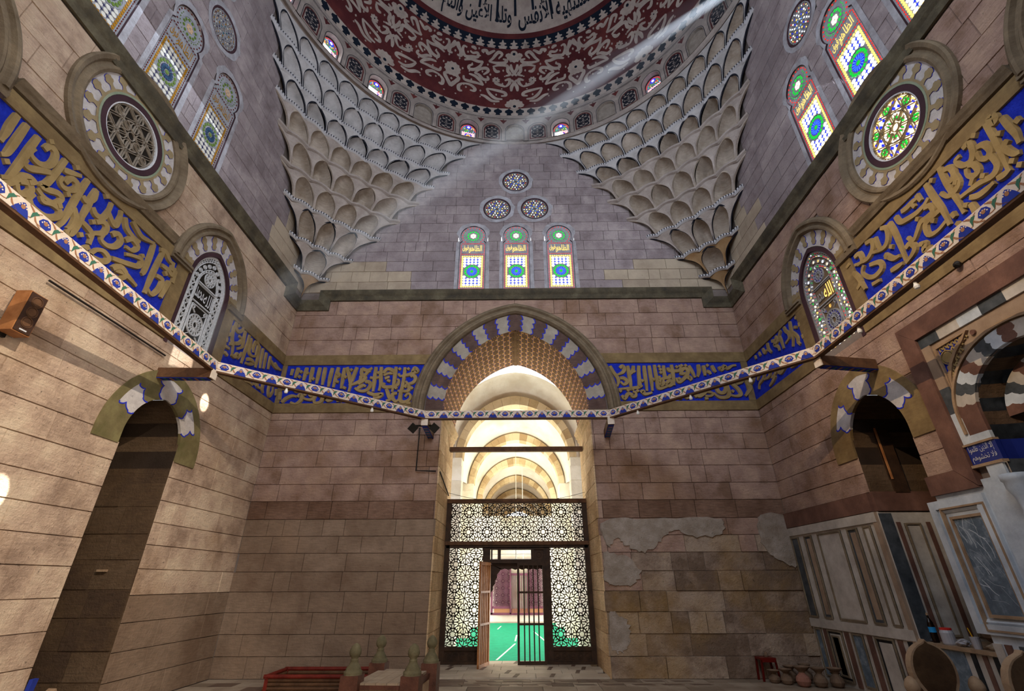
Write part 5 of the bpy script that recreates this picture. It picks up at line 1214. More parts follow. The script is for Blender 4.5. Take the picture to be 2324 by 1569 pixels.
# ---------------------------------------------------------------- large side roundels
def petal(cu, cv, r0, r1, a, half):                   # cloud shaped inlay growing outwards from an inner ring
    L = [(0, .75), (.15, .50), (.32, .42), (.42, .60), (.52, .95), (.66, 1.0), (.74, .80), (.80, .72), (.88, .74), (.95, .50), (1.0, 0)]
    P = [(r0 + (r1 - r0) * t, a + half * s) for t, s in L] + [(r0 + (r1 - r0) * t, a - half * s) for t, s in reversed(L[:-1])]
    return [(cu + r * cos(q), cv + r * sin(q)) for r, q in P]
def big_roundel(n, wall, F, lit):
    sd = 'left' if wall == 'L' else 'right'; cu, cv = .06, 9.36
    w = empty('window_%d' % n, place(wall, cu, cv)); w.rotation_euler = (0, 0, ROT[wall])
    tag(w, 'large round %s window in a carved moulding with cloud inlay on the %s wall' % ('coloured' if lit else 'unlit', sd), kind='structure')
    G = F0
    m = MB(); sweep(m, G, circle(0, 0, 1.04, 56), [(.0, .0), (-.0, .06), (-.05, .09), (-.09, .09), (-.12, .05), (-.16, .05), (-.20, .10), (-.27, .13), (-.30, .10), (-.30, -.03)][::1], 'moulding', closed=True); m.build('outer_moulding', w)
    m = MB(); vs = []
    for i in range(57): a = 2 * pi * i / 56; vs += [G(.70 * cos(a), .70 * sin(a), .018), G(1.05 * cos(a), 1.05 * sin(a), .018)]
    m.add(vs, [(2 * i, 2 * i + 1, 2 * i + 3, 2 * i + 2) for i in range(56)], 'white_lime')
    vs = []
    for i in range(57): a = 2 * pi * i / 56; vs += [G(.69 * cos(a), .69 * sin(a), .036), G(.775 * cos(a), .775 * sin(a), .036)]
    m.add(vs, [(2 * i, 2 * i + 1, 2 * i + 3, 2 * i + 2) for i in range(56)], 'tan_inlay')
    vs = []
    for i in range(57): a = 2 * pi * i / 56; vs += [G(.69 * cos(a), .69 * sin(a), .040), G(.735 * cos(a), .735 * sin(a), .040)]
    m.add(vs, [(2 * i, 2 * i + 1, 2 * i + 3, 2 * i + 2) for i in range(56)], 'green_wash'); m.build('lime_ring', w)
    for q in range(18):
        a = 2 * pi * (q + .5) / 18
        m = MB(); P = petal(0, 0, .77, 1.01, a, .098)
        cx = sum(p[0] for p in P) / len(P); cz = sum(p[1] for p in P) / len(P)
        prism(m, G, [(cx + (p[0] - cx) * 1.06, cz + (p[1] - cz) * 1.06) for p in P], .018, .026, 'blue_line'); prism(m, G, P, .026, .034, 'tan_inlay'); m.build('cloud_inlay', w)
    m = MB(); sweep(m, G, circle(0, 0, .64, 48), [(.055, -.02), (.055, .04), (-.055, .04), (-.055, -.04)], 'plum', closed=True); m.build('frame', w)
    m = MB(); sweep(m, G, circle(0, 0, .575, 48), [(.015, -.02), (.015, .03), (-.02, .03), (-.02, -.04)], 'grille_white', closed=True)
    m.build('inner_ring', w)
    m = MB(); disc(m, G, 0, 0, .60, -.08, -.03, 'lit_cream' if lit else 'dark_void', 40); m.build('backing_glass', w)
    m = MB(); k = 'tan_inlay' if lit else 'grille_tan'
    def rb(P, c=False, wd=.014): ribbon(m, G, P, wd, -.03, .0, k, closed=c, bev=.1)
    R = .57
    for q in range(6):
        for o in (-.022, .022):
            a, b = q * pi / 3, q * pi / 3 + 2 * pi / 3
            p0, p1 = (R * cos(a), R * sin(a)), (R * cos(b), R * sin(b)); dx, dy = p1[0] - p0[0], p1[1] - p0[1]; d = hypot(dx, dy); rb([(p0[0] - dy / d * o, p0[1] + dx / d * o), (p1[0] - dy / d * o, p1[1] + dx / d * o)], wd=.010)
        a = q * pi / 3 + pi / 6
        for rr_, dist in ((.09, .44), (.09, .2)): rb(circle(dist * cos(a), dist * sin(a), rr_, 12), True, .012)
        for o in (-.02, .02): rb([(.1 * cos(a) - o * sin(a), .1 * sin(a) + o * cos(a)), (.56 * cos(a) - o * sin(a), .56 * sin(a) + o * cos(a))], wd=.010)
    rb(circle(0, 0, .08, 12), True); rb(circle(0, 0, .28, 24), True, .012); rb(circle(0, 0, .54, 36), True, .012)
    for q in range(48): a = 2 * pi * q / 48; rb([(.54 * cos(a), .54 * sin(a)), (.57 * cos(a), .57 * sin(a))], wd=.010)
    m.build('star_lattice', w, 'stuff')
    if lit:
        d, g = glassmap()
        for q in range(6):
            a = q * pi / 3 + pi / 6
            for z in range(6): b = z * pi / 3 + .5; disc(g('green'), G, .44 * cos(a) + .05 * cos(b), .44 * sin(a) + .05 * sin(b), .022, -.03, -.004, 'lit_green', 5)
            a2 = q * pi / 3
            for (r_, k_, s_) in ((.36, 'blue', .05), (.48, 'blue', .045), (.17, 'green', .035), (.25, 'white', .04), (.50, 'yellow', .03)):
                for e in (-.16, .16): x, z = r_ * cos(a2 + e), r_ * sin(a2 + e); prism(g(k_), G, [(x - s_ * .6, z), (x, z - s_ * .8), (x + s_ * .6, z), (x, z + s_ * .8)], -.03, -.004, 'lit_' + k_)
        for q in range(24): a = 2 * pi * q / 24; disc(g('yellow'), G, .50 * cos(a), .50 * sin(a), .02, -.03, -.004, 'lit_yellow', 4)
        for k_, mb in d.items(): mb.build(k_ + '_glass', w, 'stuff')
M['grille_brown'] = mat('grille_brown', hx('6a5c4c'), bump=0)
M['grille_tan'] = mat('grille_tan', hx('8a8074'), hx('a99e90'), scale=8, bump=.2)
big_roundel(wn, 'L', FL, False); wn += 1
big_roundel(wn, 'R', FR, True); wn += 1

# ---------------------------------------------------------------- arched side windows with hood mouldings
def side_window(n, wall, u, lit, label):
    w = empty('window_%d' % n, place(wall, u, 6.5)); w.rotation_euler = (0, 0, ROT[wall]); tag(w, label, kind='structure')
    m = MB(); A = arch(0, 1.55, 1.08, 1.36, 40)      # heights from the foot at 6.5
    sg = 1
    sweep(m, F0, A, [(.26, -.03), (.26, .10), (.20, .15), (.15, .15), (.12, .09), (.08, .09), (.04, .13), (-.0, .13), (-.03, .05), (-.03, 0)], 'moulding')
    for s in (-1, 1):
        sweep(m, F0, [(s * .74, 1.50), (s * 1.34, 1.50)], [(-.07, 0), (-.07, .12), (.0, .14), (.0, .10), (.07, .12), (.07, 0)], 'moulding')
    m.build('hood_moulding', w)
    m = MB(); vs = []
    for i in range(41):
        a = archpt(i / 40, 0, 1.55, .70, .95); b = archpt(i / 40, 0, 1.55, 1.08, 1.36); vs += [F0(a[0], a[1], .03), F0(b[0], b[1], .03)]
    m.add(vs, [(2 * i, 2 * i + 1, 2 * i + 3, 2 * i + 2) for i in range(40)], 'white_lime'); m.build('lime_ring', w)
    for q in range(9):
        t = (q + .5) / 9; a = archpt(t, 0, 1.55, .72, .98); b = archpt(t, 0, 1.55, 1.06, 1.34); a2 = archpt(min(t + .01, 1), 0, 1.55, .72, .98); tx, tz = a2[0] - a[0], a2[1] - a[1]; d = hypot(tx, tz); tx /= d; tz /= d
        L = [(0.05, 0), (.09, .6), (.2, .75), (.28, 1), (.38, .7), (.5, .62), (.58, .95), (.72, 1.1), (.85, .8), (.95, .5), (1, 0)]
        if q in (0, 8): L = [(0, 0), (0, 1.2), (.2, .75), (.28, 1.2), (.38, .9), (.5, .62), (.62, .95), (.75, 1.1), (.85, .8), (1, 1.2), (1, 0)]
        hw = .085
        P = [(a[0] + (b[0] - a[0]) * s_ + tx * hw * h_, a[1] + (b[1] - a[1]) * s_ + tz * hw * h_) for s_, h_ in L] + [(a[0] + (b[0] - a[0]) * s_ - tx * hw * h_, a[1] + (b[1] - a[1]) * s_ - tz * hw * h_) for s_, h_ in reversed(L[1:-1])]
        m = MB(); cx = sum(p[0] for p in P) / len(P); cz = sum(p[1] for p in P) / len(P)
        prism(m, F0, [(cx + (p[0] - cx) * 1.1, cz + (p[1] - cz) * 1.06) for p in P], .03, .038, 'blue_line'); prism(m, F0, P, .038, .045, 'tan_inlay'); m.build('cloud_inlay', w)
    m = MB(); PO = arch(0, 1.50, .665, .90, 30, -.2)
    sweep(m, F0, PO, [(.06, -.03), (.06, .05), (-.03, .05), (-.03, -.06)], 'plum'); m.build('frame', w)
    m = MB()
    for s in (-1, 1): ribbon(m, F0, [(s * .76, -.2), (s * .76, 1.45)], .07, 0, .02, 'green_wash', bev=0)
    m.build('green_edge', w)
    m = MB(); PI_ = arch(0, 1.50, .64, .87, 30, -.2); prism(m, F0, PI_, -.10, -.03, 'dark_void' if not lit else 'grille_brown'); m.build('backing_glass', w)
    m = MB(); K = 'grille_white' if not lit else 'grille_plaster'
    def rb(P, c=False, wd=.016, h=.0): ribbon(m, F0, P, wd * .85, -.03, h, K, closed=c, bev=.05)
    def AP(s, foot, zs=1.50): return arch(0, zs, .64 * s, .87 * s, 24, foot)
    sweep(m, F0, AP(1, -.2), [(0, 0), (-.05, 0), (-.05, -.03)], K)
    rb(AP(.82, -.1), wd=.02); rb(AP(.88, -.15), wd=.014); rb([(-.52, -.08), (.52, -.08)], wd=.02); rb([(-.56, -.13), (.56, -.13)], wd=.014)
    rb(AP(.58, .06), wd=.022); rb(AP(.52, .10), wd=.014); rb([(-.37, .06), (.37, .06)], wd=.022)
    rb([(-.37, 1.52), (.37, 1.52)], wd=.03); rb([(-.36, 1.05), (.36, 1.05)], wd=.03); rb([(-.36, 1.47), (.36, 1.47)], wd=.012)
    for q in range(4): rb([(-.27 + q * .0, .14 + q * .0), (-.27, .98)]) if q == 0 else None
    rb([(.27, .14), (.27, .98)]); rb([(-.27, .14), (.27, .14)]); rb([(-.27, .98), (.27, .98)])
    for r_ in (.25, .23, .15, .07): rb(circle(0, .56, r_, 24), True, .014)
    for q in range(16): a = 2 * pi * q / 16; rb([(.07 * cos(a), .56 + .07 * sin(a)), (.23 * cos(a), .56 + .23 * sin(a))], wd=.012)
    for r_ in (.17, .10, .05): rb(circle(0, 1.74, r_, 18), True, .016)
    for q in range(12): a = 2 * pi * q / 12; rb([(.05 * cos(a), 1.74 + .05 * sin(a)), (.17 * cos(a), 1.74 + .17 * sin(a))], wd=.012)
    # beaded borders: small cross bars between the double lines
    def between(s0, s1, nn, foot0, foot1):
        A0, A1 = AP(s0, foot0), AP(s1, foot1)
        def along(A, t):
            cl = [0]
            for p, q in zip(A, A[1:]): cl.append(cl[-1] + hypot(q[0] - p[0], q[1] - p[1]))
            x = t * cl[-1]
            for i in range(len(A) - 1):
                if cl[i + 1] >= x: f = (x - cl[i]) / max(cl[i + 1] - cl[i], 1e-9); return (A[i][0] + (A[i + 1][0] - A[i][0]) * f, A[i][1] + (A[i + 1][1] - A[i][1]) * f)
            return A[-1]
        out = []
        for q in range(nn): a, b = along(A0, (q + .5) / nn), along(A1, (q + .5) / nn); rb([a, b], wd=.014); c, e = along(A0, (q + 1) / nn), along(A1, (q + 1) / nn); out.append(((a[0] + b[0] + c[0] + e[0]) / 4, (a[1] + b[1] + c[1] + e[1]) / 4))
        return out
    beads = between(1.0, .90, 66, -.2, -.16) + between(.56, .50, 44, .07, .10) + between(.86, .80, 60, -.14, -.1)
    # scrolling leaves of the broad border
    leaf = []
    for s in (-1, 1):
        for q in range(9):
            z = .0 + q * .17; x = s * .455
            rb(catmull([(x - .04, z), (x + .04, z + .05), (x - .04, z + .12), (x, z + .17)], 3), wd=.02); rb(circle(x + (.03 if q % 2 else -.03), z + .09, .03, 6), True, .014); leaf.append((x, z + .05)); leaf.append((x + .03, z + .13))
    for q in range(9):
        t = .08 + .84 * q / 8; a = archpt(t, 0, 1.5, .44, .60); rb(circle(a[0], a[1], .045, 8), True, .014); rb(circle(a[0], a[1], .018, 5), True, .010); leaf.append(a)
    for x in (-.4, -.24, -.08, .08, .24, .4): rb(circle(x, -.01, .045, 8), True, .014); leaf.append((x, -.01))
    for s in (-1, 1):
        for z in (.2, .92):
            rb(circle(s * .21, z, .04, 6), True, .014); rb([(s * .27, z), (s * .12, .56 + (z - .56) * .7)], wd=.012)
    V, Fc, _ = text2d('الله', bold=.01); V2, Fc2, _ = text2d('محمد', bold=.01)
    m.add([F0(-.02 + .30 * a, 1.10 + .32 * b, -.0) for a, b in V], Fc, K if not lit else 'lit_yellow'); m.add([F0(-.32 + .28 * a, 1.14 + .26 * b, -.0) for a, b in V2], Fc2, K)
    m.build('carved_lattice', w, 'stuff')
    if lit:
        d, g = glassmap()
        for q, (x, z) in enumerate(beads): k_ = ('red', 'green', 'yellow', 'red', 'white')[q * 7 % 5]; disc(g(k_), F0, x, z, .017, -.03, -.002, 'lit_' + k_, 4)
        for q, (x, z) in enumerate(leaf): k_ = ('cream', 'white', 'green', 'yellow', 'cream')[q * 3 % 5]; disc(g(k_), F0, x, z, .026, -.03, -.002, 'lit_' + k_, 6)
        for q in range(16): a = 2 * pi * (q + .5) / 16; disc(g('blue'), F0, .19 * cos(a), .56 + .19 * sin(a), .030, -.05, -.03, 'lit_blue', 6); disc(g('sky'), F0, .11 * cos(a), .56 + .11 * sin(a), .016, -.05, -.03, 'lit_sky', 5)
        for s in (-1, 1):
            for z in (.24, .88): disc(g('white'), F0, s * .2, z, .07, -.055, -.035, 'lit_white', 4); prism(g('blue'), F0, [(s * .2 - .05, z), (s * .2, z - .02), (s * .2 + .05, z), (s * .2, z + .02)], -.05, -.03, 'lit_blue')
        for z in (.2, .92): disc(g('yellow'), F0, 0, z, .045, -.05, -.03, 'lit_yellow', 8)
        for q in range(12): a = 2 * pi * (q + .5) / 12; disc(g('blue'), F0, .135 * cos(a), 1.74 + .135 * sin(a), .024, -.05, -.03, 'lit_blue', 6)
        disc(g('cream'), F0, 0, 1.74, .08, -.055, -.04, 'lit_cream', 8)
        for k_, mb in d.items(): mb.build(k_ + '_glass', w, 'stuff')
side_window(wn, 'L', 3.10, False, 'arched window with white carved lattice over the left niche'); wn += 1
side_window(wn, 'R', 3.10, True, 'arched window glowing with coloured glass over the right niche'); wn += 1
side_window(wn, 'L', -3.06, False, 'arched window at the cropped left edge of the photograph'); wn += 1
side_window(wn, 'R', -3.06, True, 'arched window at the cropped right edge of the photograph'); wn += 1

# ================================================================ NICHES in the side walls
def niche(n, F, side):
    s = 'left' if side < 0 else 'right'
    nb = MB(); e = lambda u, v, w: F(u, v, w)
    A = arch(2.97, 4.45, .76, .80, 20, 0); dp = -1.75
    def strip(z0, z1, k, u0, par, nm='jamb_course'):
        m = MB(); xs = 4
        box(m, F, (u0, z0 + .005, dp), (u0 + (.04 if u0 > 3 else -.04), z1 - .005, -.01), k); return m.build(nm, par)
    root = empty('trim_%d' % n, F(2.97, 0, 0)); tag(root, 'deep arched niche in the %s wall with painted voussoirs round its head' % s, kind='structure'); inv = tuple(-c for c in root.location)
    def PB(mb, nm, kind=None): o = mb.build(nm, root, kind, loc=inv); return o
    cols = ['niche_brown', 'niche_brown', 'niche_dark']
    zc = [0, .45, .9, 1.4, 1.85, 2.35, 2.8, 3.3, 3.75, 4.05, 4.4, 4.7, 4.95, 5.25]
    for i in range(len(zc) - 1):                      # courses of the jambs and of the barrel above
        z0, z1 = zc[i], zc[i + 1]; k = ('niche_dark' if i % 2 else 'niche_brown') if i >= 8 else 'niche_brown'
        for sg in (-1, 1):
            f = arch_half(2.97, 4.45, .76, .80, -1); m = MB(); vs = []; rows = 5
            for r in range(rows + 1):
                z = min(z0 + (z1 - z0) * r / rows, 5.2499); q = f(z) or (2.97, 2.97); x = q[1] if sg > 0 else q[0]
                for d in (0.0, dp): vs.append(F(x, z, d))
            m.add(vs, [(2 * r, 2 * r + 1, 2 * r + 3, 2 * r + 2) for r in range(rows)], k); PB(m, 'jamb_course')
            if i < 8 and sg > 0:                      # vertical joint and slightly proud stones
                rr = random.Random(i * 7 + n); x = -.02
                while x > dp + .1:
                    w = rr.uniform(.5, .95); a, b = max(x - w, dp), x
                    m = MB(); box(m, F, (3.73 + .012, z0 + .012, a + .008), (3.73 - rr.uniform(.006, .022), z1 - .012, b - .008), k)
                    if not (side > 0 and z1 < 3.4): PB(m, 'stone_block')
                    x -= w
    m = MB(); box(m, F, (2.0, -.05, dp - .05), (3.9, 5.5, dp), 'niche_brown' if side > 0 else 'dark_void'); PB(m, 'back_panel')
    m = MB(); box(m, F, (2.1, -.12, dp - .05), (3.9, -.03, .0), 'mortar'); PB(m, 'base')
    # archivolt
    voussoir_ring(F, 2.98, 4.38, .76, .87, 1.16, 1.28, 7, ['olive_paint' if side < 0 else 'brown_paint', 'white_lime'], 1.5, .032, root, w=.03, cols=6, rows=18, lw=.024)
    m = MB(); vs = []
    for i in range(41):
        a = archpt(i / 40, 2.98, 4.38, 1.16, 1.28); b = archpt(i / 40, 3.0, 4.32, 1.36, 1.53); vs += [F(a[0], a[1], .032), F(b[0], b[1], .032), F(b[0], b[1], -.03)]
    m.add(vs, [(3 * i + q, 3 * i + q + 1, 3 * i + 4 + q, 3 * i + 3 + q) for i in range(40) for q in (0, 1)], 'olive_paint' if side < 0 else 'brown_paint')
    for sg in (-1, 1): box(m, F, (2.98 + sg * .76, 4.18, -.03), (3.0 + sg * 1.36, 4.38, .031), 'olive_paint' if side < 0 else 'brown_paint')
    PB(m, 'painted_border')
    return root
nl = niche(9, FL, -1); nr = niche(10, FR, 1)
m = MB(); box(m, FL, (3.66, 2.15, -.72), (3.72, 2.19, -.55), 'board_rim'); m.build('wall_peg', nl, loc=tuple(-c for c in nl.location))
# ================================================================ MARBLE DADO, BAND AND PRAYER NICHE (right wall)
def child(mb, nm, root, kind=None): o = mb.build(nm, root, kind, loc=tuple(-c for c in root.location)); return o
dd = empty('trim_11', (7, 5.4, 0)); tag(dd, 'marble dado of inlaid upright panels at the foot of the right wall', kind='structure')
def bx(root, F, a, b, k, nm): m = MB(); box(m, F, a, b, k); return child(m, nm, root)
bx(dd, FR, (3.75, -.03, -.03), (7.0, 3.15, .02), 'marble_white', 'marble_backing')
bx(dd, FR, (3.75, 2.97, .02), (7.0, 3.15, .06), 'marble_white', 'top_rail'); bx(dd, FR, (3.75, 1.02, .02), (7.0, 1.19, .055), 'marble_white', 'middle_rail')
bx(dd, FR, (3.75, 3.16, -.02), (7.0, 3.50, .07), 'marble_red', 'red_band')
def framed(root, F, x0, x1, z0, z1, fr, inn, fw=.05, nm='inlay_panel'):
    m = MB(); box(m, F, (x0, z0, .015), (x1, z1, .03), fr); o = child(m, nm, root)
    m = MB(); box(m, F, (x0 + fw, z0 + fw, .0), (x1 - fw, z1 - fw, .034), inn); m.build('inner_slab', o)
    m = MB(); sweep(m, F, [(x0, z0), (x1, z0), (x1, z1), (x0, z1)], [(.0, .02), (.0, .055), (.03, .055), (.03, .02)], 'moulding', closed=True); m.build('bead', o)
for x0, x1, fr, inn, fw in ((6.62, 6.95, 'marble_grey', 'marble_grey', .03), (6.06, 6.36, 'marble_grey', 'marble_tan', .075), (4.95, 5.80, 'marble_white', 'marble_white', .04), (4.40, 4.72, 'marble_grey', 'marble_tan', .08), (3.99, 4.21, 'marble_white', 'marble_white', .03)):
    framed(dd, FR, x0, x1, 1.22, 2.93, fr, inn, fw)
for x0, x1, fr, inn, fw in ((6.66, 6.9, 'marble_vein', 'marble_vein', .02), (5.90, 6.42, 'marble_black', 'marble_white', .07), (5.22, 5.56, 'marble_vein', 'marble_vein', .02), (4.35, 4.86, 'marble_black', 'marble_white', .08)):
    framed(dd, FR, x0, x1, .08, 1.0, fr, inn, fw)
framed(dd, FR, 6.02, 6.30, .16, .90, 'marble_black', 'marble_black', .03)
for x0, x1 in ((6.46, 6.58), (5.68, 5.82), (4.96, 5.10), (4.14, 4.26)): bx(dd, FR, (x0, .03, .02), (x1, 1.0, .04), 'marble_red', 'red_strip')
bx(dd, FR, (3.86, .03, .02), (4.0, 1.0, .045), 'marble_black', 'dark_strip')
bx(dd, FR, (3.74, .0, -.02), (3.86, 3.15, .05), 'marble_tan', 'corner_strip')
# marble inside the right niche: far jamb, sill front and sill
FJ = lambda u, v, w: (7 + u, 3.73 - w, v)             # far jamb of the niche, u = depth
bx(nr, FJ, (.0, 1.0, -.03), (1.74, 3.15, .02), 'marble_white', 'jamb_marble'); bx(nr, FJ, (0, 3.16, -.03), (1.74, 3.52, .05), 'marble_red', 'red_band')
bx(nr, FJ, (.0, 1.02, .02), (.24, 3.12, .03), 'marble_grey', 'jamb_strip'); bx(nr, FJ, (.28, 1.02, .02), (.36, 2.96, .03), 'marble_red', 'jamb_strip')
framed(nr, FJ, .42, .72, 1.1, 2.94, 'marble_white', 'marble_white', .03); bx(nr, FJ, (.84, 1.02, .02), (.92, 2.96, .03), 'marble_red', 'jamb_strip')
framed(nr, FJ, 1.0, 1.3, 1.1, 2.94, 'marble_grey', 'marble_vein', .03)
bx(nr, FJ, (.46, 3.5, -.02), (.74, 5.0, .06), 'wood_dark', 'carved_board'); bx(nr, FJ, (.46, 3.75, .04), (.50, 4.9, .075), 'wood_orange', 'board_edge')
bx(nr, FR, (2.24, -.02, -1.74), (3.73, .98, -.03), 'marble_white', 'sill_block'); bx(nr, FR, (2.24, .98, -1.74), (3.73, 1.03, .03), 'board_rim', 'sill_slab')
for x0, x1, k in ((3.50, 3.6, 'marble_black'), (2.92, 3.42, 'marble_vein'), (2.72, 2.80, 'marble_black'), (2.52, 2.60, 'marble_red'), (2.34, 2.42, 'marble_black'), (3.62, 3.72, 'marble_grey')):
    bx(nr, FR, (x0, .0, -.04), (x1, .96, -.015), k, 'sill_strip')

mh = empty('trim_12', (7, 0, 0)); tag(mh, 'marble prayer niche with red stone frame and interlocking striped arch', kind='structure')
bx(mh, FR, (-2.28, -.03, -.03), (-.90, 3.2, .02), 'marble_bluewhite', 'marble_backing'); bx(mh, FR, (.90, -.03, -.03), (2.26, 3.2, .02), 'marble_bluewhite', 'marble_backing')
def mpoly(F, P, w0, w1, k, nm, root=mh): m = MB(); prism(m, F, P, w0, w1, k); return child(m, nm, root)
for s in (-1, 1):                                     # red marble frame, mitred
    mpoly(FR, [(s * 1.67, 5.94), (s * 1.36, 5.63), (s * 1.36, 3.22), (s * 1.67, 3.51)], -.02, .09, 'marble_red', 'frame_upright')
    mpoly(FR, [(s * 1.36, 3.20), (s * 2.26, 3.20), (s * 2.26, 3.50), (s * 1.67, 3.50)], -.02, .085, 'marble_red', 'frame_foot')
mpoly(FR, [(-1.67, 5.945), (1.67, 5.945), (1.36, 5.635), (-1.36, 5.635)], -.02, .09, 'marble_red', 'frame_lintel')
# striped strip inside the frame
for i, (z0, z1, k) in enumerate(((3.80, 4.30, 'marble_bluewhite'), (4.30, 4.72, 'marble_grey'), (4.72, 5.46, 'marble_tan'))):
    for s in (-1, 1): bx(mh, FR, (s * 1.19, z0, -.02), (s * 1.36, z1, .045), k, 'border_stone')
x = -1.36
for i in range(7): bx(mh, FR, (x, 5.46, -.02), (x + .388, 5.635, .045), ('marble_bluewhite', 'marble_white', 'marble_grey')[(i + 2) % 3], 'border_stone'); x += .3886
EXM = [arch_half(0, 4.20, .88, .74, -1)]
m = MB(); sheet(m, FR, -1.2, 1.2, 3.8, 5.47, EXM, .015, 'marble_tan'); child(m, 'spandrel_ground', mh)
voussoir_ring(FR, 0, 4.20, .88, .74, 1.20, .98, 17, ['marble_red', 'marble_bluewhite', 'marble_grey', 'marble_white'], 2.0, .014, mh, w=.05, cols=5, rows=18, line=None)
for s in (-1, 1):
    for (za, zb), k in zip(((3.80, 3.92), (3.92, 4.20)), ('marble_bluewhite', 'marble_red')): bx(mh, FR, (s * .88, za, -.02), (s * 1.19, zb, .05), k, 'impost_stone')
m = MB(); sweep(m, FR, arch(0, 4.20, 1.225, 1.02, 30, 3.95), [(-.02, .02), (-.02, .075), (.02, .075), (.02, .02)], 'board_rim'); child(m, 'arch_bead', mh)
for s in (-1, 1):
    P = [(s * 1.10, 5.38)] + [(s * 1.12, 4.55)] + [(s * (.0 + archpt(t, 0, 4.2, 1.30, 1.12)[0] * -1), archpt(t, 0, 4.2, 1.30, 1.12)[1]) for t in (.12, .18, .24, .30, .36)] + [(s * .42, 5.38)]
    P = [(s * 1.12, 5.36), (s * 1.12, 4.62), (s * 1.05, 4.86), (s * .95, 5.02), (s * .80, 5.16), (s * .62, 5.28), (s * .52, 5.36)]
    o = mpoly(FR, P, .0, .03, 'blue_ground', 'spandrel_panel')
    m = MB(); sweep(m, FR, P, [(-.03, .02), (-.03, .07), (.02, .07), (.02, .02)], 'board_rim', closed=True); m.build('bead', o)
    m = MB(); r = random.Random(3)
    for i in range(9):
        for j in range(9):
            u, v = .50 + i * .075 + (j % 2) * .035, 4.66 + j * .08
            if u < 1.10 and v < 5.35 and v > 5.40 - (u - .45) * 1.05 + .0 and not (hypot(u - .98, v - 5.12) < .13): ribbon(m, FR, catmull([(s * (u - .03), v - .02), (s * u, v + .03), (s * (u + .03), v), (s * (u + .02), v - .04)], 3), .022, .03, .045, 'letter_paint', bev=0)
    ribbon(m, FR, circle(s * .98, 5.14, .11, 16), .02, .03, .05, 'letter_paint', closed=True); disc(m, FR, s * .98, 5.14, .09, .03, .045, 'letter_paint', 12)
    m.build('arabesque', o)
m = MB(); disc(m, FR, .44, 5.30, .04, .02, .05, 'marble_red', 10); disc(m, FR, -.44, 5.30, .04, .02, .05, 'marble_red', 10); child(m, 'red_stud', mh)
# blue tiles with white writing under the arch
for s in (-1, 1):
    bx(mh, FR, (s * .86, 3.50, -.02), (s * 1.345, 3.78, .05), 'tile_blue', 'inscribed_tile')
m = MB(); put_text(m, FR, 'إلا الذين ظلموا', .91, 1.31, 3.65, 3.77, .056, 'line_white'); put_text(m, FR, 'فلا تخشوهم', .91, 1.31, 3.52, 3.64, .056, 'line_white')
# letters run the other way on this wall, so mirror them back
m.v = [(x, .91 + 1.31 - y_, z) for x, y_, z in m.v]; child(m, 'tile_lettering', mh)
bx(mh, FR, (.86, 3.78, -.02), (1.36, 3.81, .075), 'board_rim', 'tile_ledge'); bx(mh, FR, (.86, 3.46, -.02), (1.36, 3.50, .075), 'board_rim', 'tile_ledge')
bx(mh, FR, (.90, 1.2, .02), (1.16, 3.46, .055), 'marble_bluewhite', 'pilaster'); bx(mh, FR, (1.17, 1.2, .02), (1.34, 3.30, .045), 'marble_bluewhite', 'pilaster')
for z0, z1 in ((.0, 1.18),): bx(mh, FR, (.90, z0, .02), (1.3, z1, .05), 'marble_white', 'pilaster_foot')
# colonnette
m = MB(); lathe(m, [(.10, 0), (.10, .1), (.07, .16), (.065, 2.7), (.09, 2.75), (.07, 2.8), (.09, 2.95), (.14, 3.08), (.14, 3.16), (.16, 3.18), (.16, 3.26)], 'marble_bluewhite', 14, (6.86, .74, .0)); o = child(m, 'colonnette', mh); o.data.polygons.foreach_set('use_smooth', [True] * len(o.data.polygons))
# recess: striped half cylinder and half dome, with a smaller inner arch
zr = [0, .5, 1.0, 1.5, 2.0, 2.5, 3.0, 3.50, 3.78, 4.0, 4.2]
for i in range(10):
    m = MB(); vs = []; k = 'tile_blue' if i == 7 else (('marble_black', 'niche_brown')[i % 2] if i > 7 else 'marble_grey')
    for q in range(17):
        a = pi * q / 16; x, d = .88 * cos(a), -.95 * sin(a); vs += [FR(x, zr[i], d), FR(x, zr[i + 1], d)]
    m.add(vs, [(2 * q, 2 * q + 1, 2 * q + 3, 2 * q + 2) for q in range(16)], k); child(m, 'recess_course', mh)
for i in range(6):
    m = MB(); vs = []
    for j in (i / 6, (i + 1) / 6):
        for q in range(17):
            a = pi * q / 16; th = j * pi / 2; vs.append(FR(.88 * cos(th) * cos(a), 4.2 + .76 * sin(th), -.95 * cos(th) * sin(a)))
    m.add(vs, [(q, q + 1, 17 + q + 1, 17 + q) for q in range(16)], ('marble_black', 'niche_brown')[i % 2]); child(m, 'semidome_course', mh)
FRi = lambda u, v, w: FR(u, v, w - .32)
voussoir_ring(FRi, 0, 4.1, .52, .50, .82, .72, 13, ['marble_red', 'marble_white', 'marble_grey', 'marble_bluewhite'], 1.5, .02, mh, w=.03, cols=4, rows=14, line=None, name='inner_voussoir')
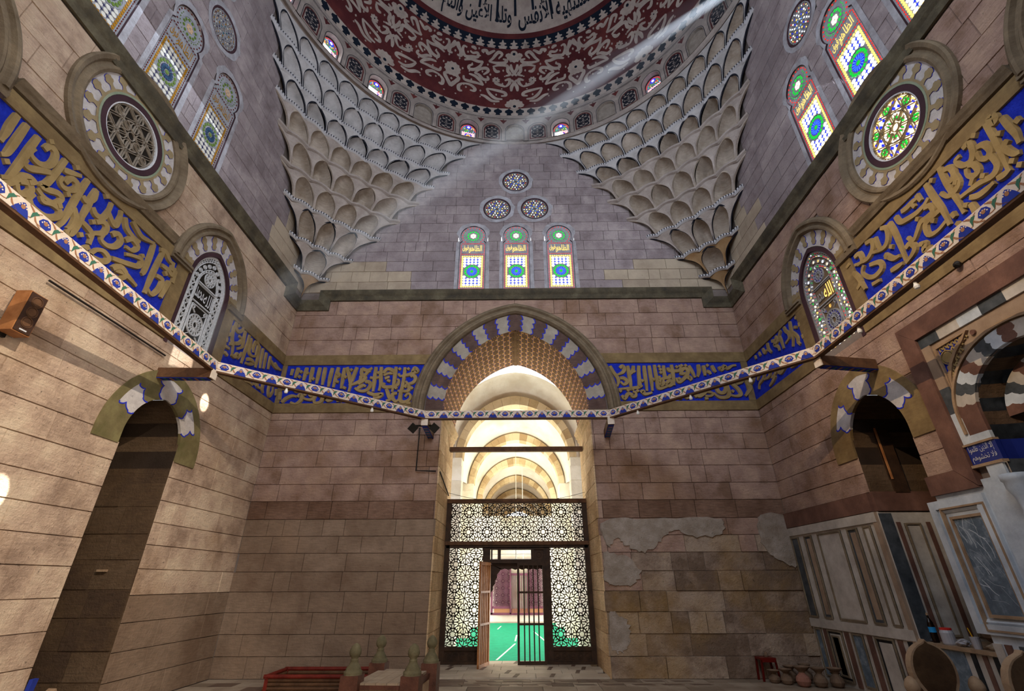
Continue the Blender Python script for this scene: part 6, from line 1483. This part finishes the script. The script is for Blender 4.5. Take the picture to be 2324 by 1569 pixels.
# framed veined panel beside the niche
P0 = [(1.40, 1.26), (2.42, 1.26), (2.42, 3.12), (1.40, 3.12)]
m = MB(); sweep(m, FR, P0, [(.0, .02), (.0, .07), (.13, .08), (.13, .04), (.16, .065), (.2, .03)], 'marble_bluewhite', closed=True); child(m, 'panel_frame', mh)
vp = bx(mh, FR, (1.53, 1.50, .0), (2.08, 2.84, .05), 'marble_vein', 'veined_panel')
m = MB(); r = random.Random(9)
for q in range(34):
    x, z = r.uniform(1.56, 2.05), r.uniform(1.55, 2.8); P = [(x, z)]; a = r.choice((1.2, 1.9, .6)) + r.uniform(-.3, .3)
    for _ in range(5): a += r.uniform(-.4, .4); P.append((min(max(P[-1][0] + .05 * cos(a), 1.55), 2.06), min(max(P[-1][1] + .06 * sin(a), 1.52), 2.82)))
    ribbon(m, FR, P, r.choice((.003, .003, .003, .004, .010)), .05, .051 + q * .00002, 'marble_bluewhite', bev=0, flat=True)
m.build('veins', vp)
m = MB(); sweep(m, FR, [(1.53, 1.50), (2.08, 1.50), (2.08, 2.84), (1.53, 2.84)], [(.02, .03), (.02, .075), (-.02, .075), (-.02, .03)], 'board_rim', closed=True); child(m, 'panel_bead', mh)
m = MB(); sweep(m, FR, [(1.42, 1.30), (2.22, 1.30), (2.22, 3.0), (1.42, 3.0)], [(.0, .03), (.0, .085), (.025, .085), (.025, .03)], 'board_rim', closed=True); child(m, 'outer_bead', mh)
for x0, x1, k in ((2.12, 2.26, 'marble_white'), (1.98, 2.08, 'marble_red'), (1.4, 1.86, 'marble_grey')): bx(mh, FR, (x0, .0, .02), (x1, 1.15, .045), k, 'lower_strip')

# ================================================================ PAINTED HANGING BEAM RING
ZB = 5.84; CR = [(-5.57, -2.9), (-5.97, 2.66), (-2.29, 5.78), (2.48, 5.79), (5.76, 2.20), (5.64, -2.9)]
names = ['left', 'back left', 'back', 'back right', 'right']
for i in range(5):
    a, b = Vector((*CR[i], ZB)), Vector((*CR[i + 1], ZB)); d = (b - a); Ln = d.length; ang = atan2(d.y, d.x)
    r = empty('painted_beam', a); r.rotation_euler = (0, 0, ang); tag(r, 'painted wooden tie beam of the hanging ring, %s side' % names[i], 'beam', 'painted beams of the hanging ring')
    m = MB(); box(m, world, (-.03, -.05, -.095), (Ln + .03, .05, .095), 'beam_white'); m.build('beam_body', r)
    m = MB(); box(m, world, (-.03, -.045, -.125), (Ln + .03, .07, -.09), 'wood_brown'); m.build('lower_board', r)
    Fb = lambda u, v, w: (u, -.05 - w, v)            # inner face, towards the middle of the room
    m = MB(); n = int(Ln / .30)
    for q in range(n):
        c = (q + .5) * Ln / n
        if q % 2: P = [(c - .11, -.095), (c + .11, -.095), (c + .08, -.03), (c + .035, .035), (c, .06), (c - .035, .035), (c - .08, -.03)]
        else: P = [(c - .04, -.06), (c + .04, -.06), (c + .085, -.01), (c + .055, .045), (c, .07), (c - .055, .045), (c - .085, -.01)]
        prism(m, Fb, P, 0, .004, 'beam_blue')
        disc(m, Fb, c, .0 if q % 2 else .01, .028, .004, .007, 'beam_tan', 8)
        for e in range(5): t = pi * (e + .5) / 5; disc(m, Fb, c + .05 * cos(t), (-.012) + .045 * sin(t), .010, .004, .007, 'beam_white', 5)
        for s in (-1, 1): ribbon(m, Fb, catmull([(c + s * .03, -.06), (c + s * .12, -.05), (c + s * .15, .03), (c + s * .08, .08)], 4), .010, 0, .003, 'beam_tan', bev=0, flat=True)
        g = c + .5 * Ln / n
        if g < Ln - .1: prism(m, Fb, [(g - .03, -.06), (g + .0, .0), (g + .05, .05), (g + .0, .06), (g - .035, .02)], 0, .005, 'beam_green'); ribbon(m, Fb, catmull([(g - .1, .09), (g - .02, .03), (g + .06, -.06), (g + .12, -.09)], 4), .012, 0, .004, 'beam_tan', bev=0, flat=True)
    m.build('painted_ornament', r)
def bracket(a, b, lab):
    a, b = Vector(a), Vector(b); d = b - a; r = empty('bracket', a); r.rotation_euler = (0, 0, atan2(d.y, d.x)); tag(r, lab, 'bracket', 'wooden brackets carrying the ring'); Ln = hypot(d.x, d.y)
    m = MB(); box(m, world, (-.0, -.08, -.10), (Ln + .06, .08, .10), 'wood_brown'); m.build('arm', r)
    m = MB(); box(m, world, (Ln + .06, -.085, -.105), (Ln + .085, .085, .105), 'beam_white'); m.build('painted_end', r)
    m = MB(); box(m, world, (0, -.07, -.115), (Ln, .07, -.10), 'beam_blue')
    for q in range(int(Ln / .12)): box(m, world, (q * .12 + .03, -.05, -.12), (q * .12 + .07, .05, -.115), ('beam_tan', 'beam_green')[q % 2])
    m.build('painted_underside', r)
bracket((-7, 2.58, 5.66), (-6.0, 2.62, 5.66), 'wooden bracket on the left wall over the dark niche'); bracket((6.96, 2.45, 5.66), (5.84, 2.25, 5.66), 'wooden bracket on the right wall under the coloured window')
bracket((-2.34, 7, 5.66), (-2.30, 5.82, 5.66), 'bracket left of the portal arch, beside two black lamps'); bracket((2.6, 7, 5.66), (2.5, 5.82, 5.66), 'bracket right of the portal arch')
for x, lab in ((-2.64, 'square black floodlight left of the portal bracket'), (-2.08, 'square black floodlight right of the portal bracket')):
    r = empty('floodlight', (x, 6.0, 5.56)); tag(r, lab, 'lamp', 'black floodlights')
    m = MB(); box(m, world, (-.10, -.05, -.10), (.10, .05, .10), 'black_metal'); o = m.build('lamp_head', r); o.rotation_euler = (.5, .6, .5)
    m = MB(); sg = 1 if x < -2.3 else -1; box(m, world, (0, -.02, .04), ((-2.36 - x) + .0, .02, .08), 'black_metal'); m.build('mounting_arm', r)
for q, (x, y_) in enumerate(((-4.9, 3.55), (-3.4, 4.83), (3.05, 5.16), (4.0, 4.12), (4.9, 3.13), (5.75, 1.0), (5.70, -.3))):
    m = MB(); lathe(m, [(.0, 0), (.03, .01), (.04, .04), (.025, .08), (.02, .12)], 'fan_white', 10); o = m.build('light_bulb', loc=(x, y_, ZB - .24)); tag(o, ('small bulb under the painted beam, %s' % ('nearest the left bracket', 'nearest the portal on the left beam', 'nearest the portal on the right beam', 'second from the portal on the right beam', 'nearest the right bracket', 'first on the right side beam', 'farthest forward on the right side beam')[q]), 'bulb', 'bulbs under the beams')
m = MB(); tube(m, [(-2.66, 6.93, 5.85), (-2.66, 6.93, 4.66), (-2.12, 6.93, 4.64)], .022, 'cable'); tag(m.build('conduit'), 'black electrical conduit running down beside the portal', 'pipe')
m = MB(); tube(m, [(-2.02, 7.02, 4.64), (-2.0, 8.75, 4.3)], .018, 'cable'); tag(m.build('conduit'), 'sloping cable pipe along the left jamb of the portal', 'pipe')
m = MB(); tube(m, [(-6.94, -.09, 6.03), (-6.94, 1.2, 6.03), (-6.94, 2.50, 6.02)], .017, 'cable'); tag(m.build('conduit'), 'thin dark rod fixed along the left wall', 'pipe')
m = MB(); tube(m, [(-2.0, 8.6, 4.35)] + [(-2.0 + 4.1 * t / 8, 8.62, 4.35 - .28 * (1 - ((t - 4) / 4) ** 2) + .0) for t in range(9)], .006, 'cable', 5); tag(m.build('hanging_wire'), 'thin wire sagging above the wooden screen', 'wire')
# loudspeaker
sp_ = empty('speaker', (-6.98, -.28, 5.02)); tag(sp_, 'brown wooden column loudspeaker mounted on the left wall', 'speaker')
FSp = lambda u, v, w: (w, u, v)
m = MB(); box(m, FSp, (-.13, 0, .05), (.13, .62, .26), 'wood_orange'); m.build('cabinet', sp_)
m = MB(); box(m, FSp, (-.115, .015, .26), (.115, .605, .275), 'speaker_grille'); m.build('grille', sp_)
for z in (.15, .31, .47): m = MB(); ribbon(m, FSp, circle(0, z + .02, .075, 20), .012, .275, .285, 'wood_brown', closed=True); disc(m, FSp, 0, z + .02, .06, .27, .28, 'wood_brown', 16); m.build('driver', sp_)
m = MB(); box(m, FSp, (-.05, .04, .275), (.05, .06, .28), 'line_white'); m.build('name_plate', sp_); m = MB(); box(m, FSp, (-.03, -.05, 0), (.03, .66, .05), 'black_metal'); m.build('wall_mount', sp_)

# ================================================================ THINGS ON THE FLOOR
def knob(r, x, y_, z, s=1.0, k='knob_stone'):
    m = MB(); lathe(m, [(.145 * s, 0), (.15 * s, .02), (.15 * s, .05), (.12 * s, .07), (.125 * s, .085), (.08 * s, .15), (.06 * s, .19), (.07 * s, .205), (.062 * s, .218), (.052 * s, .23), (.08 * s, .255), (.099 * s, .30), (.096 * s, .34), (.07 * s, .40), (.03 * s, .435), (0.001, .445)], k, 20, (x, y_, z)); o = m.build('knob', r); o.data.polygons.foreach_set('use_smooth', [True] * len(o.data.polygons)); return o
t = empty('cenotaph', (-2.13, 4.15, 0)); t.rotation_euler = (0, 0, -.06); tag(t, 'low brown cenotaph with carved sides and four stone egg knobs', 'tomb')
m = MB(); box(m, world, (-.50, -.68, 0), (.50, .68, .44), 'tomb_wood'); m.build('carved_body', t)
for q in range(5): m = MB(); box(m, world, (-.46 + q * .185, -.70, .45), (-.46 + (q + 1) * .185 - .006, .70, .49), 'tomb_top'); m.build('top_plank', t)
m = MB()
for q in range(22): box(m, world, (-.44 + q * .041, -.70, .12 + .02 * (q % 3)), (-.42 + q * .041, -.675, .33 + .015 * (q % 2)), 'board_rim')
for q in range(30): box(m, world, (.495, -.62 + q * .042, .10 + .02 * (q % 3)), (.52, -.60 + q * .042, .34 + .015 * (q % 2)), 'board_rim')
for q in range(40): box(m, world, (-.48 + q * .0245, -.70, .385), (-.468 + q * .0245, -.68, .40), 'board_rim')
m.build('carved_letters', t)
m = MB(); box(m, world, (-.53, -.71, .40), (.53, -.66, .46), 'tomb_wood'); box(m, world, (-.53, .66, .40), (.53, .71, .46), 'tomb_wood'); box(m, world, (.48, -.7, .40), (.53, .7, .46), 'tomb_wood'); box(m, world, (-.53, -.7, .40), (-.48, .7, .46), 'tomb_wood'); box(m, world, (-.55, -.73, 0), (.55, .73, .08), 'tomb_wood'); m.build('rim_moulding', t)
for x in (-.50, .50):
    for y_ in (-.68, .68):
        m = MB(); box(m, world, (x - .15, y_ - .15, .0), (x + .15, y_ + .15, .60), 'tomb_wood'); m.build('corner_post', t); knob(t, x, y_, .60)
rf = empty('floor_railing', (-4.0, 6.1, 0)); tag(rf, 'low stepped red wooden frame on the floor against the back wall', 'railing')
for q, z in enumerate((.03, .10, .17)):
    for (a, b) in (((-1.02 - .03 * (2 - q), -.5), (1.1, -.5)), ((-1.02 - .03 * (2 - q), .42), (1.1, .42)), ((-1.02, -.5), (-1.02, .42)), ((1.1, -.5), (1.1, .42))):
        m = MB(); tube(m, [(a[0], a[1], z + .03), (b[0], b[1], z + .03)], .034, 'wood_brown', 8); m.build('lower_bar', rf)
for (a, b) in (((-1.08, -.52), (1.12, -.52)), ((-1.08, .44), (1.12, .44)), ((-1.04, -.55), (-1.04, .47)), ((1.1, -.55), (1.1, .47))):
    m = MB(); tube(m, [(a[0], a[1], .265), (b[0], b[1], .265)], .038, 'wood_red', 8); m.build('top_bar', rf)
for x in (-1.02, 1.08):
    for y_ in (-.5, .42): m = MB(); box(m, world, (x - .035, y_ - .035, 0), (x + .035, y_ + .035, .25), 'wood_red'); m.build('corner_block', rf)
# second tomb with round headboards, only its top in the frame
t2 = empty('headboard_tomb', (5.92, 1.5, 0)); tag(t2, 'tomb by the prayer niche with two round pointed headboards', 'tomb')
m = MB(); box(m, world, (-.45, -.75, 0), (.45, .72, .42), 'tomb_wood'); m.build('body', t2)
def headboard(y_, x):
    P = [(-.10, 0), (-.12, .07), (-.19, .12)] + [(.31 * sin(a), .42 - .335 * cos(a)) for a in [-pi * .28 - i * (pi * .60) / 9 for i in range(10)]] + [(-.03, .765), (0, .80), (.03, .765)]
    P = P[:-1] + [(-a, b) for a, b in reversed(P[:-2])]
    Fh = lambda u, v, w: (x + u, y_ - w, .42 + v)
    m = MB(); prism(m, Fh, P, -.05, .05, 'board_rim'); o = m.build('headboard', t2)
    m = MB(); prism(m, Fh, [(a * .88, .06 + b * .90) for a, b in P], .05, .056, 'board_wood'); m.build('painted_face', o)
headboard(.60, -.08); headboard(-.62, .14)
for x in (-.42, .46):
    for y_ in (.60, -.62): knob(t2, x, y_, .34, .95, 'board_rim')
# clay incense pots on the floor in the right back corner
def pot(x, y_, s, k, lab, tall=1.0):
    r = empty('clay_pot', (x, y_, 0)); tag(r, lab, 'pot', 'clay pots in the right back corner')
    m = MB(); lathe(m, [(.06, 0), (.10, .03), (.125, .09), (.11, .15), (.055, .20), (.05, .22)], k, 16); o = m.build('bowl', r); o.scale = (s, s, s * tall)
    m = MB(); lathe(m, [(.05, .22), (.07, .25), (.12, .29), (.135, .31), (.12, .31), (.06, .26)], 'clay', 16); o = m.build('rim', r); o.scale = (s, s, s * tall)
L = [(5.62, 6.52, .95, 'clay', 'leftmost clay pot, next to the red stool', .8), (5.80, 6.35, 1.0, 'clay', 'clay pot second from the left, in front of the red stool', .9), (6.02, 6.10, 1.15, 'clay_pink', 'pinkish clay pot with a dark rim in the front row'),
     (6.34, 6.04, 1.1, 'clay', 'clay pot right of the pinkish one in the front row'), (6.66, 6.0, 1.1, 'clay', 'rightmost tall clay pot of the front row'), (6.0, 6.55, 1.0, 'clay', 'clay pot in the back row behind the pinkish one'),
     (6.29, 6.5, 1.0, 'clay', 'clay pot in the middle of the back row'), (6.56, 6.46, .9, 'clay', 'clay pot at the right of the back row'), (6.80, 6.26, .75, 'clay', 'small clay pot touching the marble dado'), (6.45, 6.78, 1.0, 'clay', 'clay pot farthest back in the corner'), (6.15, 6.82, .9, 'clay', 'low clay pot against the back wall')]
for a in L: pot(*a)
st = empty('plastic_stool', (5.62, 6.78, 0)); tag(st, 'red plastic stool standing in the corner beside the clay pots', 'stool')
m = MB(); box(m, world, (-.17, -.15, .40), (.17, .15, .44), 'plastic_red'); box(m, world, (-.15, -.16, .36), (.15, -.14, .40), 'plastic_red'); m.build('seat', st)
for x in (-.15, .15):
    for y_ in (-.13, .13): m = MB(); prism(m, lambda u, v, w, x=x, y_=y_: (x + u * (1 if x > 0 else -1), y_ + w, v), [(-.02, .40), (.02, .40), (.05, 0), (.01, 0)], -.015, .015, 'plastic_red'); m.build('leg', st)
m = MB(); lathe(m, [(.04, .0), (.05, .03), (.03, .08), (.02, .1)], 'clay', 10); tag(m.build('small_cup', loc=(5.66, 6.8, .44)), 'small clay cup standing on the red stool', 'cup')
# things on the sill of the right niche
bt = empty('bottle', (7.12, 3.53, 1.03)); tag(bt, 'dark bottle with a bright blue label on the niche sill', 'bottle')
m = MB(); lathe(m, [(.045, 0), (.05, .02), (.05, .24), (.04, .30), (.018, .36), (.016, .40)], 'bottle_dark', 14); m.build('glass_body', bt)
m = MB(); lathe(m, [(.052, .15), (.052, .23)], 'label_blue', 14); m.build('label', bt); m = MB(); lathe(m, [(.018, .40), (.018, .43), (.01, .44)], 'board_rim', 10); m.build('cap', bt)
jr = empty('jar', (7.10, 3.22, 1.03)); tag(jr, 'clear jar with a red lid on the niche sill', 'jar')
m = MB(); lathe(m, [(.085, 0), (.095, .02), (.095, .17), (.08, .21)], 'jar_clear', 16); m.build('body', jr); m = MB(); lathe(m, [(.082, .21), (.082, .24), (.01, .245)], 'lid_red', 16); m.build('lid', jr)
cp = empty('cup', (7.08, 2.68, 1.03)); tag(cp, 'plastic cup with a yellow brush leaning in it', 'cup')
m = MB(); lathe(m, [(.05, 0), (.065, .16), (.06, .16), (.045, .01)], 'jar_clear', 14); m.build('body', cp); m = MB(); tube(m, [(0, 0, .02), (.02, .09, .27)], .008, 'brush_yellow', 6); m.build('brush', cp)
def crumple(nm, loc, k, s, lab, cat, seed):
    r = random.Random(seed); m = MB(); n = 10; vs = []
    for i in range(6):
        for j in range(n): a = 2 * pi * j / n; q = s * sin(pi * (i + .5) / 6) * r.uniform(.6, 1.2); vs.append((q * cos(a), q * sin(a), s * .55 * (1 - cos(pi * (i + .5) / 6)) * r.uniform(.8, 1.05)))
    m.add(vs, [(i * n + j, i * n + (j + 1) % n, (i + 1) * n + (j + 1) % n, (i + 1) * n + j) for i in range(5) for j in range(n)] + [tuple(range(n)), tuple(range(5 * n, 6 * n))], k); tag(m.build(nm, loc=loc), lab, cat)
crumple('plastic_bag', (7.12, 2.98, 1.03), 'jar_clear', .10, 'crumpled clear plastic bag between the jar and the cup', 'bag', 1)
crumple('paper_bag', (7.13, 2.45, 1.03), 'paper', .09, 'crumpled paper beside the cup on the niche sill', 'paper', 2)
crumple('cloth', (7.15, 3.66 - .02, 1.03), 'marble_grey', .05, 'dark rag beside the bottle on the niche sill', 'cloth', 3)
jp = empty('big_jar', (7.75, 2.95, 1.03)); tag(jp, 'large clay jar with a blue band deep in the right niche', 'jar')
m = MB(); lathe(m, [(.12, 0), (.24, .12), (.26, .26), (.17, .40), (.15, .44)], 'clay', 18); m.build('body', jp); m = MB(); lathe(m, [(.16, .44), (.19, .48), (.20, .60), (.17, .60)], 'marble_vein', 18); m.build('painted_neck', jp); m = MB(); lathe(m, [(.201, .50), (.201, .58)], 'label_blue', 18); m.build('blue_band', jp)
# rubble in the foot of the left niche
def plank(loc, rot, dim, k, lab):
    m = MB(); box(m, world, (-dim[0] / 2, -dim[1] / 2, 0), (dim[0] / 2, dim[1] / 2, dim[2]), k); o = m.build('board', loc=loc); o.rotation_euler = rot; tag(o, lab, 'board')
plank((-7.05, 2.36, 0), (.0, .08, .2), (.05, .12, .72), 'beam_blue', 'blue painted board leaning at the near edge of the left niche')
plank((-7.28, 2.58, 0), (.35, .1, .3), (.10, .30, .52), 'beam_white', 'pale broken slab leaning in the left niche behind the blue board')
plank((-7.2, 3.1, 0), (.6, .05, .1), (.12, .34, .50), 'board_rim', 'wooden plank leaning in the middle of the left niche')
plank((-7.3, 3.62, 0), (.9, .0, .3), (.06, .22, .50), 'marble_grey', 'short dark board leaning near the far jamb of the left niche')
m = MB(); lathe(m, [(.0, 0), (.05, .02), (.06, .06), (.02, .1)], 'black_metal', 8); o = m.build('wall_hook', loc=(6.97, .14, 6.33)); o.rotation_euler = (0, -pi / 2, 0); tag(o, 'dark iron hook stub on the right wall below the beam', 'hook')

# ================================================================ DUST HAZE in the sunbeam
dh = bpy.data.materials.new('dust_haze'); dh.use_nodes = True; nt = dh.node_tree; nt.nodes.remove(nt.nodes['Principled BSDF'])
vsn = nt.nodes.new('ShaderNodeVolumeScatter'); vsn.inputs['Density'].default_value = HAZE; vsn.inputs['Color'].default_value = (.85, .92, 1, 1); vsn.inputs['Anisotropy'].default_value = .1
nt.links.new(vsn.outputs[0], nt.nodes['Material Output'].inputs['Volume']); M['dust_haze'] = dh
m = MB(); P1 = BEAM_A + (BEAM_B - BEAM_A).normalized() * .75; P2 = BEAM_B - (BEAM_B - BEAM_A).normalized() * .4; tube(m, [tuple(P1), tuple(P1 * .5 + P2 * .5), tuple(P2)], .46, 'dust_haze', 16); o = m.build('dust_haze', kind='stuff'); tag(o, 'dusty air lit up along the sunbeam', 'haze')
